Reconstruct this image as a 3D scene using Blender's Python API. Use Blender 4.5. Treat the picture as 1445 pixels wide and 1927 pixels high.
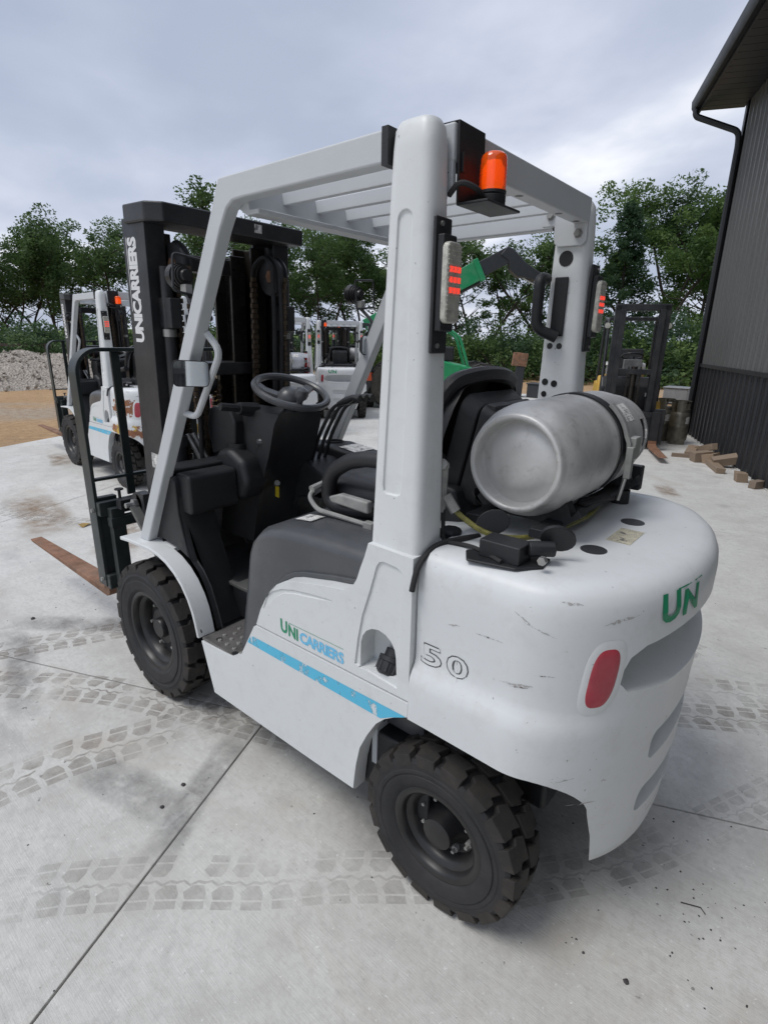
import bpy, bmesh, math, random
from mathutils import Vector, Matrix, noise
R = math.radians
random.seed(7)
scene = bpy.context.scene
for o in list(bpy.data.objects): bpy.data.objects.remove(o)
COL = scene.collection

# ---------------------------------------------------------------- camera
cam_d = bpy.data.cameras.new('camera'); cam = bpy.data.objects.new('camera', cam_d); COL.objects.link(cam)
cam_d.sensor_fit = 'HORIZONTAL'; cam_d.sensor_width = 36; cam_d.lens = 25.58
cam_d.clip_start = .02; cam_d.clip_end = 3000
CAM = Vector((-.6592, 1.5994, 1.6420))
cr = Vector((-.76565, -.64301, .01767)); cd = Vector((-.20697, .22024, -.95324)); cf = Vector((.60905, -.73351, -.30171))
mat = Matrix((cr, -cd, -cf)).transposed().to_4x4(); mat.translation = CAM
cam.matrix_world = mat
scene.camera = cam
# ---------------------------------------------------------------- sky, sun, exposure
SUN_EL, SUN_AZ = R(60), R(62)          # azimuth measured from +X towards +Y
w = bpy.data.worlds.new('World'); scene.world = w; w.use_nodes = True
nt = w.node_tree; nt.nodes.clear()
def wn(t, **k):
    n = nt.nodes.new(t)
    for a, b in k.items(): setattr(n, a, b)
    return n
def wl(a, b): nt.links.new(a, b)
out = wn('ShaderNodeOutputWorld'); bg = wn('ShaderNodeBackground'); bg.inputs[1].default_value = .105
sky = wn('ShaderNodeTexSky', sky_type='NISHITA', sun_disc=False, sun_elevation=SUN_EL, sun_rotation=R(90) - SUN_AZ, altitude=200, air_density=1.0, dust_density=2.5, ozone_density=1.2)
tc = wn('ShaderNodeTexCoord')
sep = wn('ShaderNodeSeparateXYZ'); wl(tc.outputs['Generated'], sep.inputs[0])
# project the view direction on a cloud layer overhead
zz = wn('ShaderNodeMath', operation='MAXIMUM'); wl(sep.outputs[2], zz.inputs[0]); zz.inputs[1].default_value = 0
za = wn('ShaderNodeMath', operation='ADD'); wl(zz.outputs[0], za.inputs[0]); za.inputs[1].default_value = .22
dx = wn('ShaderNodeMath', operation='DIVIDE'); wl(sep.outputs[0], dx.inputs[0]); wl(za.outputs[0], dx.inputs[1])
dy = wn('ShaderNodeMath', operation='DIVIDE'); wl(sep.outputs[1], dy.inputs[0]); wl(za.outputs[0], dy.inputs[1])
cmb = wn('ShaderNodeCombineXYZ'); wl(dx.outputs[0], cmb.inputs[0]); wl(dy.outputs[0], cmb.inputs[1])
mp = wn('ShaderNodeMapping'); wl(cmb.outputs[0], mp.inputs[0]); mp.inputs['Location'].default_value = (3.1, 7.4, 0); mp.inputs['Rotation'].default_value = (0, 0, R(20)); mp.inputs['Scale'].default_value = (.9, 1.0, 1)
n1 = wn('ShaderNodeTexNoise'); wl(mp.outputs[0], n1.inputs['Vector']); n1.inputs['Scale'].default_value = .95; n1.inputs['Detail'].default_value = 6; n1.inputs['Roughness'].default_value = .5; n1.inputs['Distortion'].default_value = .15
rp = wn('ShaderNodeValToRGB'); wl(n1.outputs[0], rp.inputs[0])
e = rp.color_ramp.elements
e[0].position = .36; e[0].color = (4.1, 4.65, 5.9, 1)
e[1].position = .66; e[1].color = (9.2, 9.4, 10.0, 1)
x = e.new(.46); x.color = (4.9, 5.4, 6.65, 1)
x = e.new(.55); x.color = (6.1, 6.55, 7.7, 1)
# the cloud cover is nearly closed: thin breaks let the blue through
n2 = wn('ShaderNodeTexNoise'); wl(mp.outputs[0], n2.inputs['Vector']); n2.inputs['Scale'].default_value = .7; n2.inputs['Detail'].default_value = 4
r2 = wn('ShaderNodeMapRange'); wl(n2.outputs[0], r2.inputs[0]); r2.inputs[1].default_value = .42; r2.inputs[2].default_value = .62; r2.inputs[3].default_value = .86; r2.inputs[4].default_value = .98
mx = wn('ShaderNodeMix', data_type='RGBA'); wl(r2.outputs[0], mx.inputs[0]); wl(sky.outputs[0], mx.inputs[6]); wl(rp.outputs[0], mx.inputs[7])
wl(mx.outputs[2], bg.inputs[0]); wl(bg.outputs[0], out.inputs[0])
sd = bpy.data.lights.new('sun', 'SUN'); sd.energy = 1.5; sd.angle = R(24); sd.color = (1, .975, .94)
sun = bpy.data.objects.new('sun', sd); COL.objects.link(sun)
sv = Vector((math.cos(SUN_EL) * math.cos(SUN_AZ), math.cos(SUN_EL) * math.sin(SUN_AZ), math.sin(SUN_EL)))
sun.rotation_euler = sv.to_track_quat('Z', 'Y').to_euler(); sun.location = (0, 0, 30)
vs = scene.view_settings
vs.view_transform = 'Standard'; vs.look = 'None'; vs.exposure = 0.10; vs.gamma = 1; vs.use_curve_mapping = False
scene.cycles.max_bounces = 6; scene.cycles.transparent_max_bounces = 24

# ---------------------------------------------------------------- helpers
def tag(o, label=None, cat=None, group=None, kind=None):
    if label: o['label'] = label
    if cat: o['category'] = cat
    if group: o['group'] = group
    if kind: o['kind'] = kind
    return o
def empty(name, loc=(0, 0, 0), rz=0, parent=None):
    o = bpy.data.objects.new(name, None); COL.objects.link(o); o.location = loc; o.rotation_euler = (0, 0, rz)
    o.empty_display_size = .2
    if parent: o.parent = parent
    return o
def kids(o): return [c for c in bpy.data.objects if c.parent == o]
def copy_tree(o, parent=None, skip=()):
    c = o.copy(); COL.objects.link(c); c.parent = parent
    for ch in kids(o):
        if ch.name.split('.')[0] in skip: continue
        copy_tree(ch, c, skip)
    return c

class MB:
    """collects shapes; build() links them as ONE mesh object"""
    def __init__(s): s.v = []; s.f = []; s.sm = []
    def add(s, v, f, smooth=False):
        b = len(s.v); s.v += [tuple(p) for p in v]; s.f += [tuple(b + i for i in q) for q in f]; s.sm += [smooth] * len(f); return s
    def box(s, x0, x1, y0, y1, z0, z1):
        v = [(x, y, z) for x in (x0, x1) for y in (y0, y1) for z in (z0, z1)]
        return s.add(v, [(0, 1, 3, 2), (4, 6, 7, 5), (0, 4, 5, 1), (2, 3, 7, 6), (0, 2, 6, 4), (1, 5, 7, 3)])
    def prism(s, poly, ax, a, b, poly2=None):
        """polygon in the plane across ax, swept from a to b (poly2: its shape at b)"""
        def P(p, t): return {'y': (p[0], t, p[1]), 'x': (t, p[0], p[1]), 'z': (p[0], p[1], t)}[ax]
        poly2 = poly2 or poly; n = len(poly)
        area = sum(poly[i][0] * poly[(i + 1) % n][1] - poly[(i + 1) % n][0] * poly[i][1] for i in range(n))
        v = [P(p, a) for p in poly] + [P(p, b) for p in poly2]
        f = [tuple(range(n)), tuple(range(2 * n - 1, n - 1, -1))] + [(i, n + i, n + (i + 1) % n, (i + 1) % n) for i in range(n)]
        flip = (area > 0) == (b > a)
        if ax == 'y': flip = not flip
        if flip: f = [q[::-1] if k > -1 else q for k, q in enumerate(f)]
        f = [q[::-1] for q in f]
        return s.add(v, f)
    def tube(s, pts, r, seg=10, closed=False, cap=True):
        pts = [Vector(p) for p in pts]; n = len(pts); rings = []
        up = None
        for i, p in enumerate(pts):
            if closed: t = pts[(i + 1) % n] - pts[i - 1]
            else: t = pts[min(i + 1, n - 1)] - pts[max(i - 1, 0)]
            t.normalize()
            if up is None:
                up = t.orthogonal().normalized()
            else:
                up = (up - t * up.dot(t)).normalized()
            b = t.cross(up)
            rr = r[i] if isinstance(r, (list, tuple)) else r
            rings.append([p + up * rr * math.cos(2 * math.pi * k / seg) + b * rr * math.sin(2 * math.pi * k / seg) for k in range(seg)])
        v = [q for g in rings for q in g]; f = []
        m = n if closed else n - 1
        for i in range(m):
            j = (i + 1) % n
            for k in range(seg): f.append((i * seg + k, i * seg + (k + 1) % seg, j * seg + (k + 1) % seg, j * seg + k))
        s.add(v, f, True)
        if cap and not closed:
            b0 = len(s.v) - len(v)
            s.f.append(tuple(b0 + k for k in range(seg))[::-1]); s.sm.append(False)
            s.f.append(tuple(b0 + (n - 1) * seg + k for k in range(seg))); s.sm.append(False)
        return s
    def lathe(s, prof, c=(0, 0, 0), ax='y', seg=32, smooth=True):
        """profile of (radius, height along ax)"""
        v = []; f = []; n = len(prof)
        for k in range(seg):
            a = 2 * math.pi * k / seg; ca, sa = math.cos(a), math.sin(a)
            for r_, h in prof:
                v.append({'y': (c[0] + r_ * ca, c[1] + h, c[2] + r_ * sa), 'z': (c[0] + r_ * ca, c[1] + r_ * sa, c[2] + h), 'x': (c[0] + h, c[1] + r_ * ca, c[2] + r_ * sa)}[ax])
        for k in range(seg):
            l = (k + 1) % seg
            for i in range(n - 1):
                f.append((k * n + i, l * n + i, l * n + i + 1, k * n + i + 1))
        return s.add(v, f, smooth)
    def grid(s, rows, smooth=True, closed=False):
        n = len(rows[0]); v = [p for r_ in rows for p in r_]; f = []
        for i in range(len(rows) - 1):
            for k in range(n if closed else n - 1):
                l = (k + 1) % n
                f.append((i * n + k, i * n + l, (i + 1) * n + l, (i + 1) * n + k))
        return s.add(v, f, smooth)
    def xf(s, M, start=0):
        for i in range(start, len(s.v)): s.v[i] = tuple(M @ Vector(s.v[i]))
        return s
    def mesh(s, name, sharp=35):
        me = bpy.data.meshes.new(name); me.from_pydata(s.v, [], s.f)
        me.validate()
        bm = bmesh.new(); bm.from_mesh(me)
        bmesh.ops.remove_doubles(bm, verts=bm.verts, dist=1e-5)
        bmesh.ops.recalc_face_normals(bm, faces=bm.faces)
        bm.to_mesh(me); bm.free()
        me.shade_smooth(); me.set_sharp_from_angle(angle=R(sharp))
        return me
    def build(s, name, m, parent=None, bevel=0, seg=2, sharp=35, loc=(0, 0, 0)):
        me = s.mesh(name, sharp); me.materials.append(m)
        o = bpy.data.objects.new(name, me); COL.objects.link(o); o.location = loc
        if parent: o.parent = parent
        if bevel: add_bevel(o, bevel, seg)
        return o
def add_bevel(o, wd, seg=2, ang=32):
    b = o.modifiers.new('bevel', 'BEVEL'); b.width = wd; b.segments = seg; b.limit_method = 'ANGLE'; b.angle_limit = R(ang); b.harden_normals = True; b.use_clamp_overlap = True
def cut(o, *cutters):
    """boolean difference, applied"""
    tmp = []
    for mb in cutters:
        me = mb.mesh('cutter'); c = bpy.data.objects.new('cutter', me); COL.objects.link(c); tmp.append(c)
        c.matrix_world = o.matrix_world
        m = o.modifiers.new('cut', 'BOOLEAN'); m.object = c; m.operation = 'DIFFERENCE'; m.solver = 'EXACT'
    bpy.context.view_layer.update()
    dg = bpy.context.evaluated_depsgraph_get()
    me = bpy.data.meshes.new_from_object(o.evaluated_get(dg))
    o.modifiers.clear(); old = o.data; o.data = me; me.name = o.name
    for c in tmp: bpy.data.objects.remove(c)
    me.shade_smooth(); me.set_sharp_from_angle(angle=R(35))
    return o
def arc(cx, cy, r, a0, a1, n=6):
    return [(cx + r * math.cos(R(a0 + (a1 - a0) * i / n)), cy + r * math.sin(R(a0 + (a1 - a0) * i / n))) for i in range(n + 1)]
def rrect(x0, x1, y0, y1, r, n=4):
    return arc(x1 - r, y1 - r, r, 0, 90, n) + arc(x0 + r, y1 - r, r, 90, 180, n) + arc(x0 + r, y0 + r, r, 180, 270, n) + arc(x1 - r, y0 + r, r, 270, 360, n)
def rpath(pts, r, n=5):
    """polyline with rounded corners"""
    pts = [Vector(p) for p in pts]; o = [pts[0]]
    for i in range(1, len(pts) - 1):
        a, b, c = pts[i - 1], pts[i], pts[i + 1]
        d1, d2 = (a - b), (c - b); l = min(r, d1.length * .48, d2.length * .48)
        p, q = b + d1.normalized() * l, b + d2.normalized() * l
        for k in range(n + 1):
            t = k / n; o.append(p * (1 - t) ** 2 + b * 2 * t * (1 - t) + q * t * t)
    o.append(pts[-1]); return o
def text_mesh(txt, size, bold=0.0, shear=0.0, spacing=1.0):
    """2-D verts and faces of a word"""
    cu = bpy.data.curves.new('text', 'FONT'); cu.body = txt; cu.size = size; cu.offset = bold; cu.shear = shear; cu.space_character = spacing; cu.resolution_u = 3
    ob = bpy.data.objects.new('text', cu); COL.objects.link(ob)
    bpy.context.view_layer.update()
    me = bpy.data.meshes.new_from_object(ob.evaluated_get(bpy.context.evaluated_depsgraph_get()))
    v = [tuple(p.co) for p in me.vertices]; f = [tuple(p.vertices) for p in me.polygons]
    bpy.data.objects.remove(ob); bpy.data.meshes.remove(me)
    return v, f
def letters(txt, size, mapper, name, m, parent, bold=0, shear=0, spacing=1.0, fit=None):
    v, f = text_mesh(txt, size, bold, shear, spacing)
    x0 = min(p[0] for p in v); x1 = max(p[0] for p in v); y0 = min(p[1] for p in v); y1 = max(p[1] for p in v)
    if fit: v = [((p[0] - x0) / (x1 - x0) * fit[0], (p[1] - y0) / (y1 - y0) * fit[1], 0) for p in v]
    me = bpy.data.meshes.new(name); me.from_pydata([mapper(p[0], p[1]) for p in v], [], f); me.materials.append(m)
    o = bpy.data.objects.new(name, me); COL.objects.link(o); o.parent = parent
    return o

# ---------------------------------------------------------------- materials
class NT:
    def __init__(s, name):
        s.m = bpy.data.materials.new(name); s.m.use_nodes = True; s.t = s.m.node_tree; s.t.nodes.clear()
        s.out = s.n('ShaderNodeOutputMaterial')
    def n(s, t, **k):
        x = s.t.nodes.new(t)
        for a, b in k.items(): setattr(x, a, b)
        return x
    def l(s, a, b): s.t.links.new(a, b)
    def noise(s, vec, scale, detail=3, rough=.5, dist=0):
        x = s.n('ShaderNodeTexNoise'); x.inputs['Scale'].default_value = scale; x.inputs['Detail'].default_value = detail; x.inputs['Roughness'].default_value = rough; x.inputs['Distortion'].default_value = dist
        if vec: s.l(vec, x.inputs['Vector'])
        return x.outputs['Fac']
    def ramp(s, fac, stops):
        x = s.n('ShaderNodeValToRGB'); s.l(fac, x.inputs[0]); el = x.color_ramp.elements
        while len(el) < len(stops): el.new(.5)
        for a, (p, c) in zip(el, stops):
            a.position = p; a.color = (c, c, c, 1) if isinstance(c, (int, float)) else (*c, 1)
        return x.outputs[0]
    def mix(s, fac, a, b, mode='MIX'):
        x = s.n('ShaderNodeMix', data_type='RGBA', blend_type=mode)
        for i, q in ((0, fac), (6, a), (7, b)):
            if hasattr(q, 'is_linked'): s.l(q, x.inputs[i])
            elif i == 0: x.inputs[0].default_value = q
            else: x.inputs[i].default_value = (*q, 1) if len(q) == 3 else q
        return x.outputs[2]
    def math(s, op, a, b=0.0, clamp=False):
        x = s.n('ShaderNodeMath', operation=op, use_clamp=clamp)
        for i, q in ((0, a), (1, b)):
            if hasattr(q, 'is_linked'): s.l(q, x.inputs[i])
            else: x.inputs[i].default_value = q
        return x.outputs[0]
    def coord(s, which='Object'): return s.n('ShaderNodeTexCoord').outputs[which]
    def mapping(s, vec, scale=(1, 1, 1), rot=(0, 0, 0), loc=(0, 0, 0)):
        x = s.n('ShaderNodeMapping'); s.l(vec, x.inputs[0]); x.inputs['Scale'].default_value = scale; x.inputs['Rotation'].default_value = rot; x.inputs['Location'].default_value = loc
        return x.outputs[0]
    def bump(s, h, st=.2, d=.01):
        x = s.n('ShaderNodeBump'); x.inputs['Strength'].default_value = st; x.inputs['Distance'].default_value = d; s.l(h, x.inputs['Height']); return x.outputs[0]
    def bsdf(s, color, rough=.5, metal=0, normal=None, spec=.5, coat=0):
        x = s.n('ShaderNodeBsdfPrincipled')
        for k, q in (('Base Color', color), ('Roughness', rough), ('Metallic', metal), ('Specular IOR Level', spec), ('Coat Weight', coat)):
            i = x.inputs[k]
            if hasattr(q, 'is_linked'): s.l(q, i)
            elif k == 'Base Color': i.default_value = (*q, 1)
            else: i.default_value = q
        if normal: s.l(normal, x.inputs['Normal'])
        s.l(x.outputs[0], s.out.inputs[0]); return x
def mat(name, col, rough=.5, metal=0, var=.12, scale=9, bump=0, bscale=60, spec=.5, coat=0, dust=0, dustcol=(.42, .40, .37)):
    t = NT(name); v = t.coord()
    f = t.ramp(t.noise(v, scale, 5, .6), [(.3, 0.0), (.72, 1.0)])
    c = t.mix(f, tuple(q * (1 - var) for q in col), tuple(min(1, q * (1 + var)) for q in col))
    if dust:
        d = t.math('MULTIPLY', t.ramp(t.noise(v, 5, 6, .7), [(.42, 0.0), (.75, 1.0)]), dust)
        c = t.mix(d, c, dustcol)
    r_ = t.math('ADD', t.math('MULTIPLY', t.noise(v, scale * 2.3, 4), .25), rough - .125)
    nrm = t.bump(t.noise(v, bscale, 3, .6), bump, .004) if bump else None
    t.bsdf(c, r_, metal, nrm, spec, coat); return t.m

def white_paint(name, col=(.715, .735, .735), chips=.0, rust=False):
    t = NT(name); v = t.coord()
    c = t.mix(t.ramp(t.noise(v, 3.5, 6, .65), [(.3, 0.0), (.75, 1.0)]), tuple(q * .95 for q in col), col)
    # thin grime film and tiny specks
    c = t.mix(t.math('MULTIPLY', t.ramp(t.noise(v, 14, 8, .72), [(.50, 0.0), (.78, 1.0)]), .36), c, (.47, .45, .41))
    sp = t.ramp(t.noise(v, 75, 2, .5), [(.735, 0.0), (.765, 1.0)])
    c = t.mix(t.math('MULTIPLY', sp, .55), c, (.16, .15, .14))
    rough = .36
    if chips:
        s_ = t.mapping(v, (3.2, 3.2, 16), (.10, .16, 0)); k = t.noise(s_, 2.2, 6, .66, .5)
        mask = t.ramp(k, [(.705, 0.0), (.72, 1.0), (.745, .9), (.76, .3)])
        c = t.mix(t.math('MULTIPLY', mask, chips), c, (.19, .15, .125))
    if rust:
        sx = t.n('ShaderNodeSeparateXYZ'); t.l(v, sx.inputs[0])
        def band(o, a, b, w_): return t.math('MULTIPLY', t.ramp(t.math('DIVIDE', t.math('SUBTRACT', o, a - w_), 2 * w_, ), [(0, 0.0), (1, 1.0)]), t.ramp(t.math('DIVIDE', t.math('SUBTRACT', b + w_, o), 2 * w_), [(0, 0.0), (1, 1.0)]))
        m1 = t.math('MULTIPLY', band(sx.outputs[2], .85, .98, .05), band(sx.outputs[0], -.42, .03, .07))
        m2 = t.math('MULTIPLY', band(sx.outputs[2], .62, .71, .04), band(sx.outputs[0], -.6, .06, .08))
        mm = t.math('MAXIMUM', m1, m2)
        k = t.math('ADD', t.noise(t.mapping(v, (6, 6, 9)), 2.0, 7, .68), t.math('MULTIPLY', mm, .2))
        msk = t.ramp(k, [(.575, 0.0), (.60, 1.0)]); msk = t.math('MULTIPLY', msk, t.ramp(mm, [(.05, 0.0), (.3, 1.0)]))
        rc = t.mix(t.noise(v, 30, 5), (.16, .06, .03), (.36, .15, .07))
        yl = t.ramp(t.noise(v, 7, 3), [(.52, 0.0), (.56, 1.0)])
        rc = t.mix(t.math('MULTIPLY', yl, t.math('LESS_THAN', sx.outputs[2], .74)), rc, (.55, .36, .05))
        c = t.mix(msk, c, rc)
    b = t.noise(v, 240, 2, .5)
    w2 = t.noise(v, 6, 3, .5)
    h = t.math('ADD', t.math('MULTIPLY', b, .12), t.math('MULTIPLY', w2, .5))
    t.bsdf(c, t.math('ADD', t.math('MULTIPLY', t.noise(v, 9, 5), .22), rough - .08), 0, t.bump(h, .12, .006), .5)
    return t.m
def decal(name, col, wear=.5, scale=30, thr=.5, rough=.45):
    """flat print that has flaked away in places"""
    t = NT(name); v = t.coord()
    p = t.bsdf(col, rough)
    k = t.noise(t.mapping(v, (1, 1, .55)), scale, 6, .7)
    a = t.ramp(k, [(thr - .03, 1.0), (thr + .03, 1 - wear)])
    tr = t.n('ShaderNodeBsdfTransparent'); ms = t.n('ShaderNodeMixShader'); t.l(a, ms.inputs[0]); t.l(tr.outputs[0], ms.inputs[1]); t.l(p.outputs[0], ms.inputs[2]); t.l(ms.outputs[0], t.out.inputs[0])
    return t.m
def label_mat(name, ink=(.10, .10, .10), base=(.74, .73, .70), k=260):
    """small sticker with lines of illegible print"""
    t = NT(name); v = t.coord()
    def W(d, sc):
        w_ = t.n('ShaderNodeTexWave', bands_direction=d); t.l(v, w_.inputs[0]); w_.inputs['Scale'].default_value = sc; w_.inputs['Distortion'].default_value = 0; return t.math('GREATER_THAN', w_.outputs['Fac'], .62)
    rows = t.math('MULTIPLY', W('Z', k / 5), 1.0); rows = t.math('MAXIMUM', rows, t.math('MULTIPLY', W('Y', k / 5), t.math('SUBTRACT', 1.0, rows)))
    ltr = t.ramp(t.noise(v, k, 2, .6), [(.47, 0.0), (.51, 1.0)]); blk = t.ramp(t.noise(v, k / 7, 1, .4), [(.40, 0.0), (.44, 1.0)])
    m_ = t.math('MULTIPLY', t.math('MULTIPLY', rows, ltr), blk)
    pic = t.ramp(t.noise(v, k / 9, 2, .4), [(.64, 0.0), (.66, 1.0)])
    t.bsdf(t.mix(t.math('MULTIPLY', t.math('MAXIMUM', m_, pic), .85), base, ink), .5); return t.m

WHITE = white_paint('white_paint')
WHITE_CW = white_paint('white_paint_scuffed', (.71, .73, .735), chips=.85)
WHITE_RUST = white_paint('white_paint_rusty', (.735, .75, .755), chips=.5, rust=True)
GUARD = mat('guard_grey_paint', (.55, .57, .585), .42, var=.06, scale=5, bump=.12, bscale=160, dust=.12)
BLACK = mat('black_plastic', (.0135, .0145, .0165), .50, var=.3, scale=6, bump=.25, bscale=300, dust=.08, dustcol=(.12, .12, .12))
HOOD = mat('hood_plastic', (.066, .070, .076), .31, var=.12, scale=4, bump=.12, bscale=380, dust=.35, dustcol=(.13, .13, .125))
SEAT = mat('seat_vinyl', (.018, .018, .020), .45, var=.25, scale=8, bump=.2, bscale=220)
MAST = mat('mast_black_paint', (.020, .021, .024), .42, var=.3, scale=5, bump=.15, bscale=90, dust=.22, dustcol=(.11, .10, .09))
CARR = mat('carriage_green_black', (.022, .030, .030), .40, var=.25, scale=6, dust=.22, dustcol=(.12, .12, .11))
GREASE = mat('greasy_steel', (.035, .030, .025), .35, .5, var=.4, scale=14, dust=.3, dustcol=(.10, .075, .05))
CHAINM = mat('oily_chain', (.085, .062, .042), .5, .4, var=.4, scale=30, dust=.3, dustcol=(.14, .10, .06))
RAIL = mat('polished_rail', (.05, .048, .045), .30, .6, var=.4, scale=9, dust=.3, dustcol=(.12, .10, .08))
RUBBER = mat('tyre_rubber', (.018, .018, .020), .72, var=.25, scale=12, bump=.25, bscale=120, dust=.30, dustcol=(.075, .07, .065))
TREAD = mat('tread_rubber', (.024, .022, .020), .78, var=.3, scale=16, bump=.35, bscale=90, dust=.55, dustcol=(.085, .07, .058))
RIM = mat('rim_black', (.012, .012, .013), .38, var=.3, scale=9, dust=.18, dustcol=(.09, .085, .075))
STEEL = mat('bare_steel', (.42, .42, .41), .38, .9, var=.2, scale=20, dust=.2)
ALU = None
RUST = mat('rusty_steel', (.23, .115, .065), .75, .1, var=.45, scale=11, bump=.4, bscale=70, dust=.35, dustcol=(.30, .24, .19))
GREYST = mat('weathered_grey_metal', (.30, .30, .285), .55, .2, var=.25, scale=22, dust=.3)
PLATE = mat('step_plate', (.17, .165, .16), .5, .45, var=.3, scale=20, dust=.4, dustcol=(.22, .2, .18))
FLOORP = mat('floor_plate', (.11, .11, .105), .6, .2, var=.3, scale=10, dust=.5, dustcol=(.2, .19, .17))
HOSEY = mat('yellow_gas_hose', (.15, .14, .03), .45, var=.5, scale=70)
GREENS = decal('sound_green_print', (.015, .27, .13), .5, 40, .72)
GREENP = decal('green_print', (.015, .27, .13), .75, 24, .68)
GREENW = decal('worn_green_print', (.015, .27, .13), .95, 22, .55)
BLUEP = decal('blue_print', (.16, .53, .80), .6, 60, .60)
STRIPE = decal('blue_stripe_print', (.10, .50, .72), .97, 20, .60)
BLACKP = decal('black_print', (.07, .07, .07), .9, 34, .56)
WHITEP = decal('white_print', (.72, .72, .72), .25, 60, .62)
LABEL = label_mat('warning_label')
LABEL2 = label_mat('warning_label_top', base=(.60, .56, .43), k=300)
YELLOW = mat('yellow_paint', (.62, .36, .03), .42, var=.12, scale=8, dust=.2)
ORANGE = mat('orange_red_paint', (.68, .10, .03), .38, var=.06)
CHAR = mat('charcoal_paint', (.035, .038, .042), .45, var=.15)
GREENM = mat('green_machine_paint', (.012, .30, .11), .4, var=.12, scale=3, dust=.18)
SCUFF = decal('bare_scuff', (.16, .12, .10), .9, 90, .50, .7)
SCUFFL = decal('primer_scuff', (.42, .40, .38), .85, 60, .50, .6)
KEYTAG = mat('yellow_tag', (.55, .42, .02), .5)
_t = NT('mirror_glass'); _t.bsdf((.66, .69, .71), .03, 1.0); MIRROR = _t.m

def alu():
    t = NT('aluminium_tank'); v = t.coord()
    st = t.noise(t.mapping(v, (3, 40, 3)), 3, 5, .6)
    bl = t.noise(v, 5.5, 6, .65, .4)
    c = t.mix(t.ramp(bl, [(.30, 0.0), (.7, 1.0)]), (.44, .435, .42), (.66, .655, .64))
    c = t.mix(t.math('MULTIPLY', t.ramp(t.noise(v, 18, 6, .7), [(.55, 0.0), (.72, 1.0)]), .45), c, (.21, .195, .17))
    sc_ = t.ramp(t.noise(t.mapping(v, (20, 3, 20), (0, 0, .5)), 4, 4, .6), [(.66, 0.0), (.69, 1.0)])
    c = t.mix(t.math('MULTIPLY', sc_, .35), c, (.72, .72, .71))
    t.bsdf(c, t.math('ADD', t.math('MULTIPLY', bl, .22), .36), .45, t.bump(t.math('ADD', st, t.noise(v, 9, 4)), .10, .006)); return t.m
ALU = alu()
def glassy(name, col, rough=.12, emit=0, alpha=1.0):
    t = NT(name); p = t.bsdf(col, rough, 0, None, .6, .5)
    if emit:
        p.inputs['Emission Color'].default_value = (*col, 1); p.inputs['Emission Strength'].default_value = emit
    if alpha < 1:
        p.inputs['Transmission Weight'].default_value = 1 - alpha; p.inputs['IOR'].default_value = 1.35
    return t.m
AMBER = glassy('amber_lens', (.95, .16, .01), .16, alpha=.55)
AMBERL = glassy('amber_glow', (1.0, .20, .02), .3, emit=.9)
REDL = mat('faded_red_lens', (.40, .022, .045), .42, var=.2, scale=14, dust=.25, dustcol=(.50, .25, .25))
CLEAR = mat('clear_lamp_lens', (.52, .51, .45), .22, .15, var=.25, scale=60, bump=.5, bscale=240)
LED = glassy('red_led', (.9, .06, .035), .3, emit=.8)
# ================================================================ wheels
def lug_ring(mb, Rr, hw, n, base, c=(0, 0, 0)):
    p = 2 * math.pi / n
    shp = [(-.40, 1.0), (.36, 1.0), (.40, .60), (.24, .50), (.40, .06), (-.34, .06), (-.52, .50), (-.36, .60)]
    for side in (1, -1):
        for k in range(n):
            a0 = p * (k + (.5 if side < 0 else 0))
            top = []; bot = []
            for s_, w_ in shp:
                a = a0 + s_ * p * side; y = side * w_ * hw
                rt = Rr - (.006 if w_ > .9 else 0); yo = y * (.965 if w_ > .9 else 1)
                top.append((rt * math.cos(a), yo, rt * math.sin(a)))
                rb = base - (.016 if w_ > .9 else 0); bot.append((rb * math.cos(a), y * (1.0 if w_ > .9 else 1), rb * math.sin(a)))
            m = len(shp)
            mb.add([(q[0] + c[0], q[1] + c[1], q[2] + c[2]) for q in top + bot], [tuple(range(m))] + [(i, m + i, m + (i + 1) % m, (i + 1) % m) for i in range(m)])
def tyre_mb(Rr, w_, rr, n):
    h = w_ / 2; q = Rr - .022
    prof = [(rr, -.40 * w_), (rr + .015, -h), (q - .03, -h), (q, -h * .9), (q, h * .9), (q - .012, h * .985), (q - .03, h), (q - .034, h * 1.03), (q - .042, h * 1.03), (q - .046, h),
            (rr + (q - rr) * .52, h * 1.0), (rr + (q - rr) * .50, h * 1.045), (rr + (q - rr) * .44, h * 1.05), (rr + .02, h * .99), (rr + .004, .43 * w_), (rr, .40 * w_)]
    return MB().lathe(prof, seg=56)
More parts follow.
